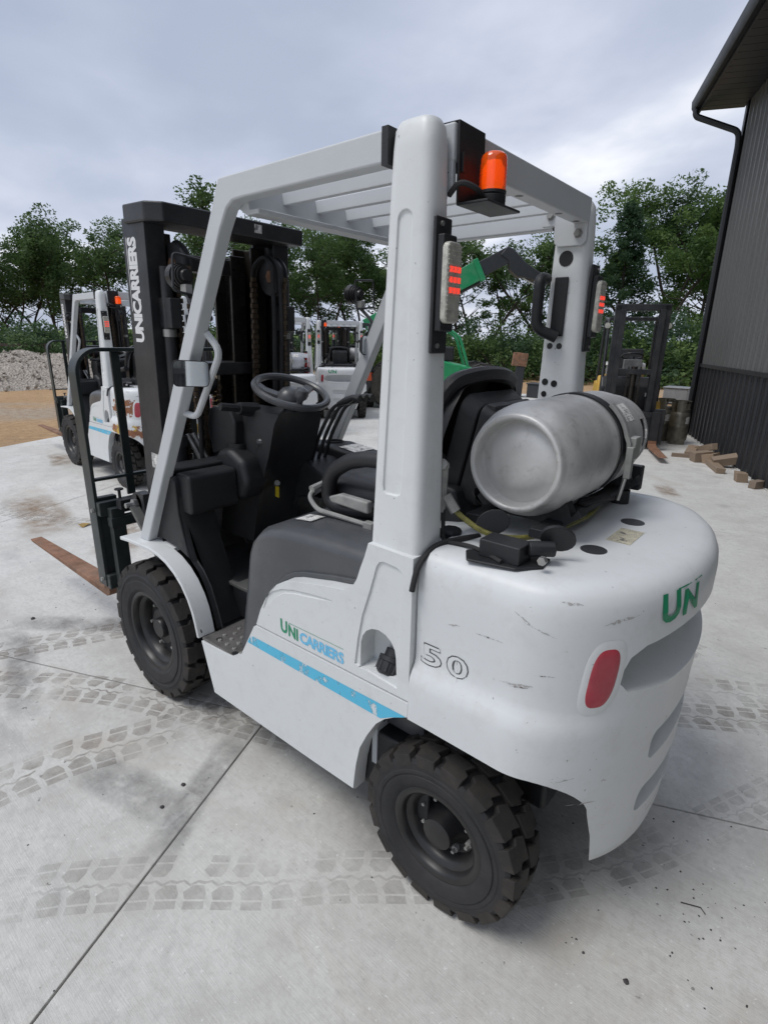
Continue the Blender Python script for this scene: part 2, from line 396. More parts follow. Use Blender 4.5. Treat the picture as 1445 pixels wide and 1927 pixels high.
def make_wheel(name, Rr, w_, rr, nl, front, parent, loc, flip=False):
    rim = MB().lathe([(rr + .003, -.41 * w_), (rr + .003, .41 * w_), (rr + .006, .44 * w_), (rr - .002, .455 * w_), (rr - .012, .44 * w_), (rr - .018, .40 * w_), (rr - .022, .30 * w_), (rr - .034, .26 * w_), (rr - .042, .20 * w_),
                       (rr - .048, .02 * w_), (rr * .52, -.02 * w_), (rr * .48, .0), (0, .0)], seg=40).build(name, RIM, parent, loc=loc)
    if flip: rim.rotation_euler = (0, 0, math.pi)
    t = tyre_mb(Rr, w_, rr, nl).build('tyre', RUBBER, rim, sharp=25)
    tr = MB(); lug_ring(tr, Rr, w_ / 2, nl, Rr - .024); tr.build('tread', TREAD, t, bevel=.0025, seg=1)
    if front:
        MB().lathe([(.066, 0), (.066, .02 * w_), (.060, .10 * w_), (.050, .11 * w_), (.048, .24 * w_), (.044, .27 * w_), (0, .27 * w_)], seg=24).build('hub', RIM, rim)
        for k in range(8):
            a = 2 * math.pi * k / 8 + .2; MB().lathe([(0.0101, 0), (.0101, .018), (.006, .021), (0, .021)], (.057 * math.cos(a), .02 * w_, .057 * math.sin(a)), seg=6).build('hub_bolt', RIM, rim)
        for k in range(6):
            a = 2 * math.pi * k / 6 + .95; MB().lathe([(.013, -.012), (.013, .012), (.007, .013), (.007, .028), (0, .028)], (.108 * math.cos(a), 0, .108 * math.sin(a)), seg=6).build('wheel_nut', GREYST, rim)
    else:
        MB().lathe([(.075, -.02), (.070, .02 * w_), (.056, .12 * w_), (.050, .30 * w_), (.047, .40 * w_), (.040, .42 * w_), (0, .42 * w_)], seg=28).build('hub', RIM, rim)
        for k in range(8):
            a = 2 * math.pi * k / 8 + .35; MB().lathe([(.011, -.012), (.011, .012), (.006, .013), (.006, .026), (0, .026)], (.083 * math.cos(a), 0, .083 * math.sin(a)), seg=6).build('wheel_nut', GREYST, rim)
    return rim

# ================================================================ counterweight surface
CW_PROF = [  # z, side inset, rear inset
    (.215, .190, .085), (.222, .158, .050), (.240, .135, .033), (.28, .115, .026), (.34, .090, .022), (.41, .058, .018), (.48, .030, .015), (.55, .010, .014), (.62, .0, .013), (.70, .0, .012), (.740, .001, .010), (.760, .005, .009), (.780, .015, .008), (.797, .025, .006), (.815, .029, .004),
    (.88, .029, .0), (1.0, .028, .0), (1.045, .029, .0), (1.075, .033, .004), (1.098, .043, .014), (1.113, .058, .031), (1.121, .080, .056), (1.124, .110, .095)]
def cw_at(z):
    p = CW_PROF
    if z <= p[0][0]: return p[0][1:]
    for a, b in zip(p, p[1:]):
        if z <= b[0]:
            t = (z - a[0]) / (b[0] - a[0]); return (a[1] + (b[1] - a[1]) * t, a[2] + (b[2] - a[2]) * t)
    return p[-1][1:]
CW_F = .1035
def cw_plan(u, ds, dr):
    """u 0 at the front left corner, 1 at the rear centre line"""
    Wd = .562 - ds; xr = -.479 + dr; xs = -.17
    L0 = CW_F - xs; L1 = .66; T = L0 + L1; s_ = u * T
    if s_ < L0: return (CW_F - s_, Wd)
    t = (s_ - L0) / L1 * math.pi / 2; n_ = 2 / 2.06
    return (xs - (xs - xr) * math.sin(t) ** n_, Wd * max(math.cos(t), 0) ** n_)
def cw_pt(u, z, off=0.0):
    """u in 0..2: left front -> rear centre -> right front"""
    ds, dr = cw_at(z)
    x, y = cw_plan(u if u <= 1 else 2 - u, ds - off, dr - off)
    return (x, y if u <= 1 else -y, z)
def make_counterweight(parent):
    mb = MB(); NU = 112; rows = []
    zs = []
    for a, b in zip(CW_PROF, CW_PROF[1:]):
        n = max(1, int((b[0] - a[0]) / .03)); zs += [a[0] + (b[0] - a[0]) * i / n for i in range(n)]
    zs.append(CW_PROF[-1][0])
    for z in zs: rows.append([cw_pt(2 * i / NU, z) for i in range(NU + 1)])
    mb.grid(rows)
    n = NU + 1; last = len(rows) - 1
    mb.f.append(tuple(last * n + i for i in range(n))); mb.sm.append(False)
    mb.f.append(tuple(range(n))[::-1]); mb.sm.append(False)
    mb.f.append(tuple([i * n for i in range(len(rows))] + [i * n + n - 1 for i in range(len(rows) - 1, -1, -1)])); mb.sm.append(False)
    o = mb.build('counterweight', WHITE_CW, parent)
    cs = []
    for sg in (1,):
        a = MB(); a.prism([(.5, -.1), (.5, .626), (.05, .626), (-.15, .622)] + arc(-.235, .49, .13, 88, 182, 10) + [(-.370, .38), (-.368, .28), (-.362, .18), (-.355, -.1)], 'y', -.75, .75); cs.append(a)
    def pock(k, zo): return [(y * k, z + zo(z)) for y, z in [(-.40, .812), (-.33, .803), (-.2, .797), (0, .795), (.2, .797), (.33, .803), (.40, .812), (.432, .84), (.430, .93), (.41, .965), (.36, .985), (.18, .995), (0, .998), (-.18, .995), (-.36, .985), (-.41, .965), (-.430, .93), (-.432, .84)]]
    pk = MB(); pk.prism(pock(1.0, lambda z: 0), 'x', -.62, -.30, pock(.86, lambda z: .05 if z < .9 else -.03)); cs.append(pk)
    for z0, z1 in ((.56, .685), (.37, .50)):
        k = MB(); k.prism(rrect(-.24, .24, z0, z1, .03), 'x', -.62, -.42, rrect(-.21, .21, z0 + .01, z1 - .03, .03)); cs.append(k)
    cut(o, *cs)
    add_bevel(o, .005, 2, 40)
    return o
def patch(mb, u0, u1, z0, z1, off, n=2.6, k=14, uc=0.0, zc=0.0):
    """rounded patch lying on the counterweight skin, k rings"""
    um, zm = (u0 + u1) / 2, (z0 + z1) / 2; rows = []
    for i in range(k + 1):
        r_ = max(i / k, 1e-3); row = []
        for j in range(40):
            a = 2 * math.pi * j / 40; c, s_ = math.cos(a), math.sin(a)
            cu = math.copysign(abs(c) ** (2 / n), c) * r_; cz = math.copysign(abs(s_) ** (2 / n), s_) * r_
            z = zm + cz * (z1 - z0) / 2
            u = um + cu * (u1 - u0) / 2 + uc * cz * (u1 - u0) / 2
            lift = off * (1 - r_ ** 6) + .0005
            row.append(cw_pt(u, z, lift))
        rows.append(row)
    mb.grid(rows, closed=True); return mb

# ================================================================ the forklift
def make_truck():
    T = empty('forklift')
    # ---- body panels (left side outline traced in the side plane; right side is the mirror image)
    low = [(1.163, .452), (1.101, .250), (1.096, .226), (.316, .232), (.310, .29), (.303, .345), (.287, .42), (.256, .487), (.222, .545), (.19, .578), (.155, .602), (.1075, .627), (.1075, .672), (.79, .662), (.80, .655), (.90, .486), (.925, .468)]
    up = [(.7895, .667), (.108, .677), (.1075, 1.108), (.262, 1.112), (.275, 1.07), (.291, 1.03), (.305, .99), (.322, .963), (.345, .945), (.375, .938), (.44, .928), (.52, .911), (.58, .899), (.625, .884), (.665, .86), (.70, .826), (.724, .795), (.76, .735)]
    for sg in (1, -1):
        o = MB().prism(low, 'y', sg * .50, sg * .558).build('side_panel', WHITE, T)
        c1 = MB().prism([(1.3, .20), (.2, .20), (.2, .285), (1.3, .262)], 'y', sg * .605, sg * .540, [(1.3, .20), (.2, .20), (.2, .2315), (1.3, .2255)])
        cut(o, c1); add_bevel(o, .007, 3)
        o = MB().prism(up, 'y', sg * .46, sg * .555).build('hood_side_panel', WHITE, T)
        tr = [(.150, .700), (.312, .712), (.300, .80), (.283, .885), (.255, .97), (.232, 1.05), (.222, 1.066), (.208, 1.072), (.160, 1.068), (.146, 1.06), (.141, 1.045)]
        c1 = MB().prism(tr, 'y', sg * .58, sg * .549, tr)
        sw = [(.745, .745), (.72, .80), (.685, .83), (.64, .852), (.58, .868), (.50, .880), (.42, .889), (.40, .887), (.50, .868), (.58, .855), (.63, .840), (.67, .815), (.70, .785)]
        c3 = MB().prism(sw, 'y', sg * .58, sg * .5515)
        fil = [(.156, .728), (.294, .706)] + [(.292, .79)] + arc(.225, .79, .065, 0, 180, 8)[1:-1] + [(.160, .79)]
        c2 = MB().prism(fil, 'y', sg * .60, sg * .485)
        cut(o, c1, c3, c2); add_bevel(o, .006, 2)
        cap = MB().lathe([(0, .045), (.030, .045), (.036, .040), (.038, .03), (.038, .008), (.042, .006), (.042, -.006), (.030, -.006), (.030, -.03), (0, -.03)], seg=20)
        for k in range(10):
            a = k * math.pi / 5; cap.box(.036 * math.cos(a) - .004, .036 * math.cos(a) + .004, .008, .036, .036 * math.sin(a) - .004, .036 * math.sin(a) + .004)
        cap.xf(Matrix.Translation((.205, sg * .505, .745)) @ Matrix.Rotation(R(-55) * sg, 4, 'X') @ (Matrix.Identity(4) if sg > 0 else Matrix.Rotation(math.pi, 4, 'Z')))
        cap.build('filler_cap', BLACK, T)
        # blue stripe
        st = [(.833, .610), (.845, .576), (.21, .572), (.165, .598), (.113, .6265), (.122, .631)]
        st2 = [(.822, .611), (.843, .575), (.205, .574), (.165, .598), (.125, .618), (.112, .626)]
        q = MB(); q.add([(p[0], sg * .5588, p[1]) for p in st2], [tuple(range(6))]); q.build('blue_stripe', STRIPE, T)
        # front mudguard
        fp = [(1.775, .757), (1.70, .764), (1.60, .768), (1.515, .771), (1.44, .765), (1.375, .748), (1.312, .716), (1.262, .674), (1.222, .622), (1.196, .57), (1.182, .52), (1.170, .462)]
        inn = [(p[0] + .0 + n_[0], p[1] + n_[1]) for p, n_ in zip(fp, [(0, -.016)] * 5 + [(.006, -.014), (.009, -.012), (.011, -.009), (.013, -.006), (.014, -.004), (.014, -.002), (.014, 0)])]
        MB().prism(fp[:5] + inn[:5][::-1], 'y', sg * .36, sg * .489).build('mudguard_top', WHITE, T, bevel=.003)
        MB().prism(fp + inn[::-1], 'y', sg * .487, sg * .566).build('front_mudguard', WHITE, T, bevel=.004)
    MB().lathe([(.0001, .0), (.009, .0)], (1.155, .5595, .50), seg=10).build('mudguard_bolt', BLACK, T)
    # lettering on the left panel
    mp_ = lambda x0, z0, sl: (lambda a, b: (x0 - a, .5562, z0 + b + sl * a))
    letters('U', .08, mp_(.652, .693, -.06), 'letter', GREENP, T, .0025, fit=(.034, .049))
    letters('NI', .08, mp_(.612, .690, -.06), 'letter', GREENP, T, .0025, fit=(.047, .044))
    letters('CARRIERS', .08, mp_(.556, .688, -.0), 'letters', BLUEP, T, .0028, spacing=.9, fit=(.200, .040))
    q = MB(); q.add([(.610, .5562, .7395), (.610, .5562, .7380), (.357, .5562, .7415), (.357, .5562, .7428)], [(0, 1, 2, 3)]); q.build('logo_line', GREENP, T)
    # ---- chassis between the panels
    MB().box(.06, 1.22, -.495, .495, .22, .455).box(1.22, 1.72, -.33, .33, .22, .62).box(.08, 1.12, -.32, .32, .455, .60).build('chassis', BLACK, T, bevel=.01)
    MB().box(-.22, .14, -.30, .30, .30, .66).build('rear_axle_beam', BLACK, T, bevel=.02)
    MB().tube([(0, -.5, .262), (0, .5, .262)], .05, 12).box(-.09, .09, -.36, .36, .18, .34).build('steer_axle', RIM, T)
    MB().tube([(1.6, -.5, .33), (1.6, .5, .33)], .085, 14).build('drive_axle', RIM, T)
    MB().prism([(.335, .345), (.29, .43), (.24, .52), (.19, .57), (.10, .62), (.05, .64), (.05, .66), (.36, .66), (.36, .345)], 'y', -.47, .47).build('wheel_arch_liner', BLACK, T)
    MB().box(.265, .285, .44, .50, .33, .62).build('arch_bracket', GUARD, T)
    # ---- steps, floor, pedals
    for sg in (1, -1):
        MB().box(.915, 1.165, sg * .34, sg * .552, .455, .466).build('step_plate', PLATE, T, bevel=.003)
        for i in range(4):
            for j in range(5): MB().lathe([(.0085, 0), (.0075, .005), (.004, .006), (.0035, .002), (0, .002)], (.945 + .048 * i + .02 * (j % 2), sg * (.375 + .036 * j), .466), 'z', 8).build('grip_stud', GREYST, T)
        for px, py in ((1.10, .515), (.965, .535)):
            MB().lathe([(0, .0005), (.013, .0005)], (px, sg * py, .4665), 'z', 14).build('step_hole', BLACK, T)
    MB().box(.90, 1.62, -.46, .345, .60, .616).build('floor_plate', FLOORP, T, bevel=.003)
    MB().prism([(1.62, .60), (1.62, .62), (1.86, .86), (1.88, .85)], 'y', -.46, .46).build('toe_board', FLOORP, T)
    MB().box(.90, 1.24, .300, .342, .466, .60).build('floor_riser', BLACK, T, bevel=.004)
    for i, (py, wd, hh) in enumerate(((.10, .07, .10), (-.08, .09, .09), (-.22, .06, .13))):
        pm = MB().prism([(1.40, .70), (1.42, .70), (1.47, .70 + hh), (1.45, .71 + hh)], 'y', py - wd / 2, py + wd / 2)
        for k in range(4):
            pm.prism([(1.398 + .0125 * k, .712 + .022 * k), (1.394 + .0125 * k, .716 + .022 * k), (1.400 + .0125 * k, .726 + .022 * k), (1.404 + .0125 * k, .722 + .022 * k)], 'y', py - wd / 2 + .004, py + wd / 2 - .004)
        pm.tube([(1.45, py, .75), (1.60, py, .85)], .012, 8).build('pedal', BLACK, T)
    # ---- engine cover under the seat
    hp = [(1.0, .468), (.985, .52), (.955, .66), (.925, .80), (.905, .90), (.88, .955), (.84, .995), (.78, 1.022), (.70, 1.038), (.60, 1.047), (.45, 1.052), (.28, 1.055), (.12, 1.055), (.12, .70), (.9, .468)]
    def hood_rows():
        rows = []
        body = hp[:13]
        for yy, ins, dz in ((.473, .19, .0), (.4735, .10, .0), (.473, .045, .0), (.466, .022, .0), (.450, .008, .0), (.425, .0, .0), (.20, .0, .006), (0, .0, .010), (-.20, .0, .006), (-.425, .0, .0), (-.450, .008, .0), (-.466, .022, .0), (-.473, .045, .0), (-.4735, .10, .0), (-.473, .19, .0)):
            row = []
            for i, (x, z) in enumerate(body):
                a = body[max(i - 1, 0)]; b = body[min(i + 1, len(body) - 1)]
                nx, nz = -(b[1] - a[1]), (b[0] - a[0]); l = math.hypot(nx, nz); nx, nz = nx / l, nz / l
                row.append((x + nx * ins, yy + math.copysign(.028, yy) * (1 if .46 <= abs(yy) else .6 if abs(yy) > .4 else 0) * 1.0, z + nz * ins + (dz if i > 6 else 0)))
            rows.append(row)
        return rows
    rows = hood_rows(); hb = MB().grid(rows)
    hb.prism([(p[0], p[1]) for p in [(.93, .468), (.90, .70), (.85, .92), (.75, .98), (.12, .99), (.12, .468)]], 'y', -.452, .452)
    hb.build('engine_cover', HOOD, T, sharp=50)
    # stepped skirt of the cover above the white panel
    for sg in (1, -1):
        for k, (of, yy) in enumerate(((.018, .512), (.036, .502))):
            edge = [(.79, .667), (.76, .735), (.724, .795), (.70, .826), (.665, .86), (.625, .884), (.58, .899), (.52, .911), (.44, .928), (.375, .938), (.345, .945), (.322, .963), (.305, .99)]
            up_ = []
            for i, (x, z) in enumerate(edge):
                a = edge[max(i - 1, 0)]; b = edge[min(i + 1, len(edge) - 1)]
                nx, nz = -(b[1] - a[1]), (b[0] - a[0]); l = math.hypot(nx, nz)
                up_.append((x - nx / l * -of, z - nz / l * of) if False else (x + (b[1] - a[1]) / l * of * 1.0, z - (b[0] - a[0]) / l * of))
            MB().prism(edge + up_[::-1], 'y', sg * .44, sg * yy).build('cover_skirt', HOOD, T, bevel=.006, seg=2)
    ql = MB(); ql.add([(.735, .335, 1.0395), (.735, .405, 1.0385), (.655, .405, 1.0475), (.655, .335, 1.0485)], [(0, 1, 2, 3)]); ql.build('warning_label', LABEL, T)
    MB().box(.40, .655, .240, .262, 1.049, 1.056).build('cover_seam', BLACK, T)
    MB().tube(rpath([(.45, .335, 1.062), (.70, .335, 1.065), (.74, .335, 1.105), (.735, .305, 1.135)], .04), .0085, 8).build('lever', GREYST, T)
    MB().tube([(.735, .325, 1.130), (.735, .265, 1.142)], [.014, .011], 8).build('lever_grip', GREYST, T)
    MB().box(.43, .47, .322, .348, 1.05, 1.075).build('lever_bracket', GREYST, T, bevel=.003)
    # ---- seat
    SE = empty('seat', parent=T)
    MB().box(.30, .76, -.235, .245, 1.052, 1.085).build('seat_base', BLACK, SE, bevel=.012)
    cu = MB(); rows = []
    for y, dz in ((-.25, .02), (-.245, .055), (-.22, .075), (-.17, .082), (-.12, .074), (0, .066), (.12, .074), (.17, .082), (.22, .075), (.245, .055), (.25, .02)):
        e_ = 1 if abs(y) < .23 else .6
        rows.append([(.30, y, 1.075), (.30, y, 1.10 + dz), (.42, y, 1.085 + dz), (.55, y, 1.085 + dz), (.68, y, 1.088 + dz), (.745 + .03 * e_, y, 1.083 + dz), (.785 + .02 * e_, y, 1.065 + dz * .8), (.80 + .01 * e_, y, 1.075), (.785, y, 1.068)])
    cu.grid(rows); cu.build('cushion', SEAT, SE, sharp=60)
    for sg in (1, -1):
        MB().tube(rpath([(.36, sg * .265, 1.11), (.62, sg * .272, 1.065), (.705, sg * .275, 1.085), (.69, sg * .275, 1.19), (.56, sg * .285, 1.265), (.36, sg * .285, 1.275), (.22, sg * .275, 1.30)], .09, 6), .027, 12).build('hip_restraint', SEAT, SE)
    MB().prism([(.47, 1.135), (.60, 1.138), (.655, 1.118), (.64, 1.100), (.47, 1.092)], 'y', .296, .325).build('seat_tilt_handle', GREYST, SE, bevel=.008, seg=3)
    # backrest, tilted back
    bk = MB()
    def brow(h, x, wd, th): return [(x - th, -wd, h), (x - th * .25, -wd * 1.06, h), (x + .03, -wd * .95, h), (x + .005, -wd * .5, h), (x, 0, h), (x + .005, wd * .5, h), (x + .03, wd * .95, h), (x - th * .25, wd * 1.06, h), (x - th, wd, h)]
    bk.grid([brow(1.10, .37, .19, .06), brow(1.16, .38, .215, .08), brow(1.28, .365, .22, .085), brow(1.38, .34, .215, .085), brow(1.45, .318, .20, .08), brow(1.50, .30, .17, .07), brow(1.522, .28, .13, .05), brow(1.525, .265, .07, .03)])
    bk.build('backrest', SEAT, SE, sharp=60)
    sh = MB().prism(rrect(-.18, .18, 0, .37, .05, 5), 'x', -.03, .03, rrect(-.16, .16, .02, .35, .05, 5)).xf(Matrix.Translation((.282, -.0, 1.125)) @ Matrix.Rotation(R(-13), 4, 'Y') @ Matrix.Rotation(math.pi, 4, 'Z'))
    sh.build('backrest_shell', BLACK, SE, bevel=.008)
    sh = MB().prism(rrect(-.158, .158, .015, .345, .03, 5), 'x', -.012, .05, rrect(-.148, .148, .025, .335, .03, 5)).xf(Matrix.Translation((.235, .0, 1.125)) @ Matrix.Rotation(R(-13), 4, 'Y') @ Matrix.Rotation(math.pi, 4, 'Z'))
    sh.build('document_box', BLACK, SE, bevel=.006)
    MB().box(-.02, .012, -.05, .05, -.012, .012).xf(Matrix.Translation((.152, .09, 1.452)) @ Matrix.Rotation(R(-13), 4, 'Y')).build('box_latch', BLACK, SE, bevel=.004)
    MB().tube(rpath([(.345, .215, 1.28), (.30, .215, 1.44), (.262, .185, 1.525), (.235, .06, 1.545), (.23, -.06, 1.54), (.25, -.185, 1.515), (.30, -.215, 1.42)], .07, 6), .026, 10).build('backrest_bolster', SEAT, SE)
    MB().prism([(.40, 1.06), (.22, 1.06), (.18, 1.10), (.22, 1.20), (.33, 1.22), (.40, 1.13)], 'y', -.22, .20).build('recliner_cover', BLACK, SE, bevel=.015)
    # ---- left leg shield and dashboard
    shp = [(1.60, .775), (1.545, .90), (1.50, 1.04), (1.475, 1.075), (1.455, 1.085), (1.405, 1.087), (1.385, 1.06), (1.38, .93), (1.345, .80), (1.27, .62), (1.195, .468), (1.165, .470), (1.19, .55), (1.225, .64), (1.27, .70), (1.33, .745), (1.42, .775), (1.52, .785)]
    for sg in (1, -1): MB().prism(shp, 'y', sg * .455, sg * .485).build('leg_shield_side', BLACK, T, bevel=.006)
    rows = []
    for y in (.485, .47, .40, .33, .31):
        dd = 0 if .32 < y < .48 else .012
        rows.append([(1.19 + dd, y, .468), (1.265 + dd, y, .62), (1.34 + dd, y, .80), (1.375 + dd, y, .92), (1.382 + dd, y, 1.0), (1.45, y, 1.02), (1.55, y, .80), (1.40, y, .50)])
    MB().grid(rows).build('leg_shield', BLACK, T, sharp=50)
    MB().lathe([(0, 0), (.016, 0)], (1.38, .4865, .80), 'y', 16).build('shield_hole', RIM, T)
    MB().prism(rrect(1.315, 1.425, .93, 1.10, .022, 4), 'y', .225, .462).build('storage_box', BLACK, T, bevel=.014, seg=3)
    MB().prism([(1.46, .90), (1.60, .90), (1.62, 1.04), (1.56, 1.11), (1.42, 1.115)], 'y', -.48, .475).build('cowl', BLACK, T, bevel=.015)
    MB().prism([(1.30, .95), (1.44, .95), (1.50, 1.10), (1.46, 1.16), (1.38, 1.175), (1.28, 1.13), (1.25, 1.03)], 'y', .10, .228).build('cup_console', BLACK, T, bevel=.03, seg=4)
    MB().lathe([(.045, -.06), (.045, .004), (.038, .004), (.036, -.055), (0, -.055)], (1.40, .155, 1.185), 'z', 20).build('cup_holder', BLACK, T)
    MB().tube([(1.36, .12, 1.06), (1.27, .125, 1.20)], [.02, .018], 12).build('parking_brake_lever', BLACK, T)
    MB().lathe([(.001, 0), (.017, 0), (.024, .008), (.024, .02), (.018, .026), (0, .026)], (1.265, .125, 1.195), 'z', 14).build('brake_lever_knob', HOOD, T)
    # steering column, tilted
    SC = empty('steering_column', parent=T)
    sec = lambda x0, x1, wd, z: [(x1, -wd, z), (x1 + .02, -wd * .6, z), (x1 + .02, wd * .6, z), (x1, wd, z), ((x0 + x1) / 2, wd * 1.08, z), (x0, wd, z), (x0 - .02, wd * .6, z), (x0 - .02, -wd * .6, z), (x0, -wd, z), ((x0 + x1) / 2, -wd * 1.08, z)]
    MB().grid([sec(1.62, 1.36, .13, .72), sec(1.57, 1.30, .13, .95), sec(1.52, 1.21, .135, 1.15), sec(1.48, 1.165, .135, 1.29), sec(1.46, 1.15, .12, 1.335), sec(1.40, 1.18, .06, 1.355)], closed=True).build('column_cover', BLACK, SC, sharp=40)
    MB().prism([(1.38, 1.16), (1.55, 1.12), (1.585, 1.25), (1.555, 1.335), (1.40, 1.345), (1.365, 1.28)], 'y', -.02, .190).build('instrument_pod', BLACK, SC, bevel=.012)
    MB().prism([(1.415, 1.346), (1.54, 1.338), (1.54, 1.341), (1.415, 1.349)], 'y', .0, .175).build('display', GREYST, SC)
    MB().tube([(1.33, .10, 1.335), (1.33, .19, 1.350)], [.034, .026], 10).tube([(1.33, .18, 1.350), (1.345, .27, 1.362)], .017, 8).build('direction_lever', BLACK, SC)
    ctr = Vector((1.205, 0, 1.418)); nrm = Vector((-.36, .02, .93)).normalized(); e1 = nrm.cross(Vector((0, 1, 0))).normalized(); e2 = nrm.cross(e1)
    pts = [ctr + (e1 * math.cos(a) + e2 * math.sin(a)) * .158 for a in [2 * math.pi * k / 48 for k in range(48)]]
    SW = MB().tube(pts, .0155, 10, closed=True).build('steering_wheel', HOOD, SC)
    for a in (-90, 30, 150):
        d_ = e1 * math.cos(R(a + 75)) + e2 * math.sin(R(a + 75))
        pp = [ctr - nrm * .03 + d_ * .04, ctr - nrm * .022 + d_ * .11, ctr + d_ * .155]
        sd_ = nrm.cross(d_).normalized(); k = MB(); rr_ = []
        for p in pp: rr_.append([p + sd_ * .022 + nrm * .005, p - sd_ * .022 + nrm * .005, p - sd_ * .022 - nrm * .005, p + sd_ * .022 - nrm * .005])
        k.grid([[tuple(q) for q in r_] for r_ in rr_], closed=True).build('spoke', HOOD, SW)
    hb = MB().lathe([(0, .028), (.02, .026), (.042, .014), (.058, -.012), (.06, -.05), (.05, -.075), (.04, -.12)], (0, 0, 0), 'z', 24)
    hb.xf(Matrix.Translation(ctr - nrm * .01) @ nrm.to_track_quat('Z', 'Y').to_matrix().to_4x4()).build('wheel_boss', HOOD, SW)
    kp = ctr + (e1 * -.55 + e2 * -.83).normalized() * .155 + nrm * .012
    kb = MB().lathe([(.016, -.01), (.012, .01), (.014, .025), (.026, .038), (.030, .055), (.024, .072), (.010, .080), (0, .081)], (0, 0, 0), 'z', 18)
    kp = ctr + (Vector((-.75, .35, 0)) - nrm * nrm.dot(Vector((-.75, .35, 0)))).normalized() * .138
    kb.xf(Matrix.Translation(kp) @ nrm.to_track_quat('Z', 'Y').to_matrix().to_4x4()).build('spinner_knob', HOOD, SW)
    MB().tube([(1.30, .03, .99), (1.285, .035, 1.0)], .014, 10).build('ignition_key', STEEL, SC)
    MB().prism([(-.012, 0), (.012, 0), (.014, -.05), (-.010, -.052)], 'y', -.002, .002).xf(Matrix.Translation((1.28, .04, .985))).build('key_tag', KEYTAG, SC)
    # right console with hydraulic levers
    MB().prism([(1.62, .72), (1.62, 1.02), (1.47, 1.10), (1.24, 1.085), (1.11, 1.035), (1.08, .99), (1.10, .95), (1.30, .90), (1.40, .72)], 'y', -.30, -.10).build('switch_console', BLACK, T, bevel=.012)
    for k in range(4): MB().box(1.105, 1.112, -.275 + .04 * k, -.245 + .04 * k, .975, 1.02).build('switch', HOOD, T, bevel=.003)
    MB().prism([(1.60, .72), (1.60, 1.06), (1.46, 1.12), (1.30, 1.13), (1.10, 1.105), (1.045, 1.075), (1.04, 1.02), (1.10, .97), (1.36, .90), (1.40, .72)], 'y', -.49, -.298).build('right_dash', BLACK, T, bevel=.02, seg=3)
    MB().lathe([(.047, -.03), (.047, .003), (.040, .003), (.038, -.05), (0, -.05)], (1.345, -.40, 1.133), 'z', 22).build('cup_holder', BLACK, T)
    q = MB(); q.add([(1.13, -.47, 1.1125), (1.13, -.33, 1.1125), (1.245, -.33, 1.1265), (1.245, -.47, 1.1265)], [(0, 1, 2, 3)]); q.build('load_chart_label', LABEL, T)
    for k in range(3):
        y0 = -.155 - .042 * k; x0 = 1.25 + .0 * k
        lv = MB().tube(rpath([(x0 + .02, y0, 1.04), (x0 - .04, y0 - .005, 1.20), (x0 - .12, y0 - .02, 1.345), (x0 - .19, y0 - .03, 1.375)], .05), .0085, 8).build('hydraulic_lever', BLACK, T)
        MB().tube([(x0 - .15, y0 - .025, 1.360), (x0 - .20, y0 - .032, 1.380), (x0 - .235, y0 - .036, 1.395), (x0 - .27, y0 - .04, 1.390)], [.010, .018, .014, .019], 10).build('lever_knob', BLACK, lv)
        MB().box(x0, x0 + .045, y0 - .012, y0 + .012, 1.03, 1.075).build('lever_boot', GREYST, T, bevel=.006)
    # ---- overhead guard
    G = empty('overhead_guard', parent=T)
    for sg in (1, -1):
        o = MB()
        # A pillar: outer face traced, then swept 48 mm inwards (leans out towards the foot)
        n = [(.931, 2.098), (.962, 2.042), (1.668, .765), (1.592, .765), (1.28, 1.33), (.935, 1.955), (.895, 2.012), (.865, 2.028), (.82, 2.030), (.279, 2.030), (.279, 2.100)]
        def yy(z): return .498 + max(0, 2.03 - z) * .021
        v = [(x, sg * yy(z), z) for x, z in n] + [(x, sg * (yy(z) - .048), z) for x, z in n]
        m = len(n); o.add(v, [tuple(range(m)), tuple(range(2 * m - 1, m - 1, -1))] + [(i, m + i, m + (i + 1) % m, (i + 1) % m) for i in range(m)])
        o.build('side_frame', GUARD, G, bevel=.007, seg=3)
        MB().box(.262, .281, sg * .452, sg * .5005, 2.026, 2.104).build('rail_gasket', BLACK, G)
        # rear pillar
        P_ = MB(); rows = []
        def sec2(x0, x1, y0, y1, z, r_):
            return [(x, sg * y, z) for x, y in rrect(x0, x1, y0, y1, r_, 4)]
        for z, x0, x1, y0, y1, r_ in ((1.06, .106, .274, .42, .542, .024), (1.2, .109, .272, .42, .536, .025), (1.5, .118, .268, .42, .523, .026), (1.9, .132, .262, .42, .508, .028), (2.05, .137, .259, .42, .502, .030), (2.09, .141, .257, .425, .498, .030), (2.107, .152, .250, .432, .489, .026), (2.114, .172, .235, .445, .475, .014)):
            rows.append(sec2(x0, x1, y0, y1, z, r_))
        P_.grid(rows, closed=True); nn = len(rows[0]); P_.f.append(tuple(range((len(rows) - 1) * nn, len(rows) * nn))); P_.sm.append(False)
        P_.f.append(tuple(range(nn))[::-1]); P_.sm.append(False)
        pil = P_.build('rear_pillar', WHITE, G, sharp=40)
        groove = [(.172, 1.28), (.176, 1.6), (.181, 1.905)] + arc(.2015, 1.905, .0205, 180, 0, 8)[1:-1] + [(.222, 1.905), (.227, 1.6), (.232, 1.28), (.229, 1.262), (.220, 1.256), (.184, 1.256), (.175, 1.262)]
        cb = MB(); nn = len(groove); ys = lambda z: .5065 + (1.9 - z) * .0385
        vv = [(x, sg * (ys(z) - .0045), z) for x, z in groove] + [(x, sg * .60, z) for x, z in groove]
        cb.add(vv, [tuple(range(nn)), tuple(range(2 * nn - 1, nn - 1, -1))] + [(i, nn + i, nn + (i + 1) % nn, (i + 1) % nn) for i in range(nn)])
        cut(pil, cb); add_bevel(pil, .004, 2, 30)
        # holes and gusset on the inner face
        yi = sg * .4185
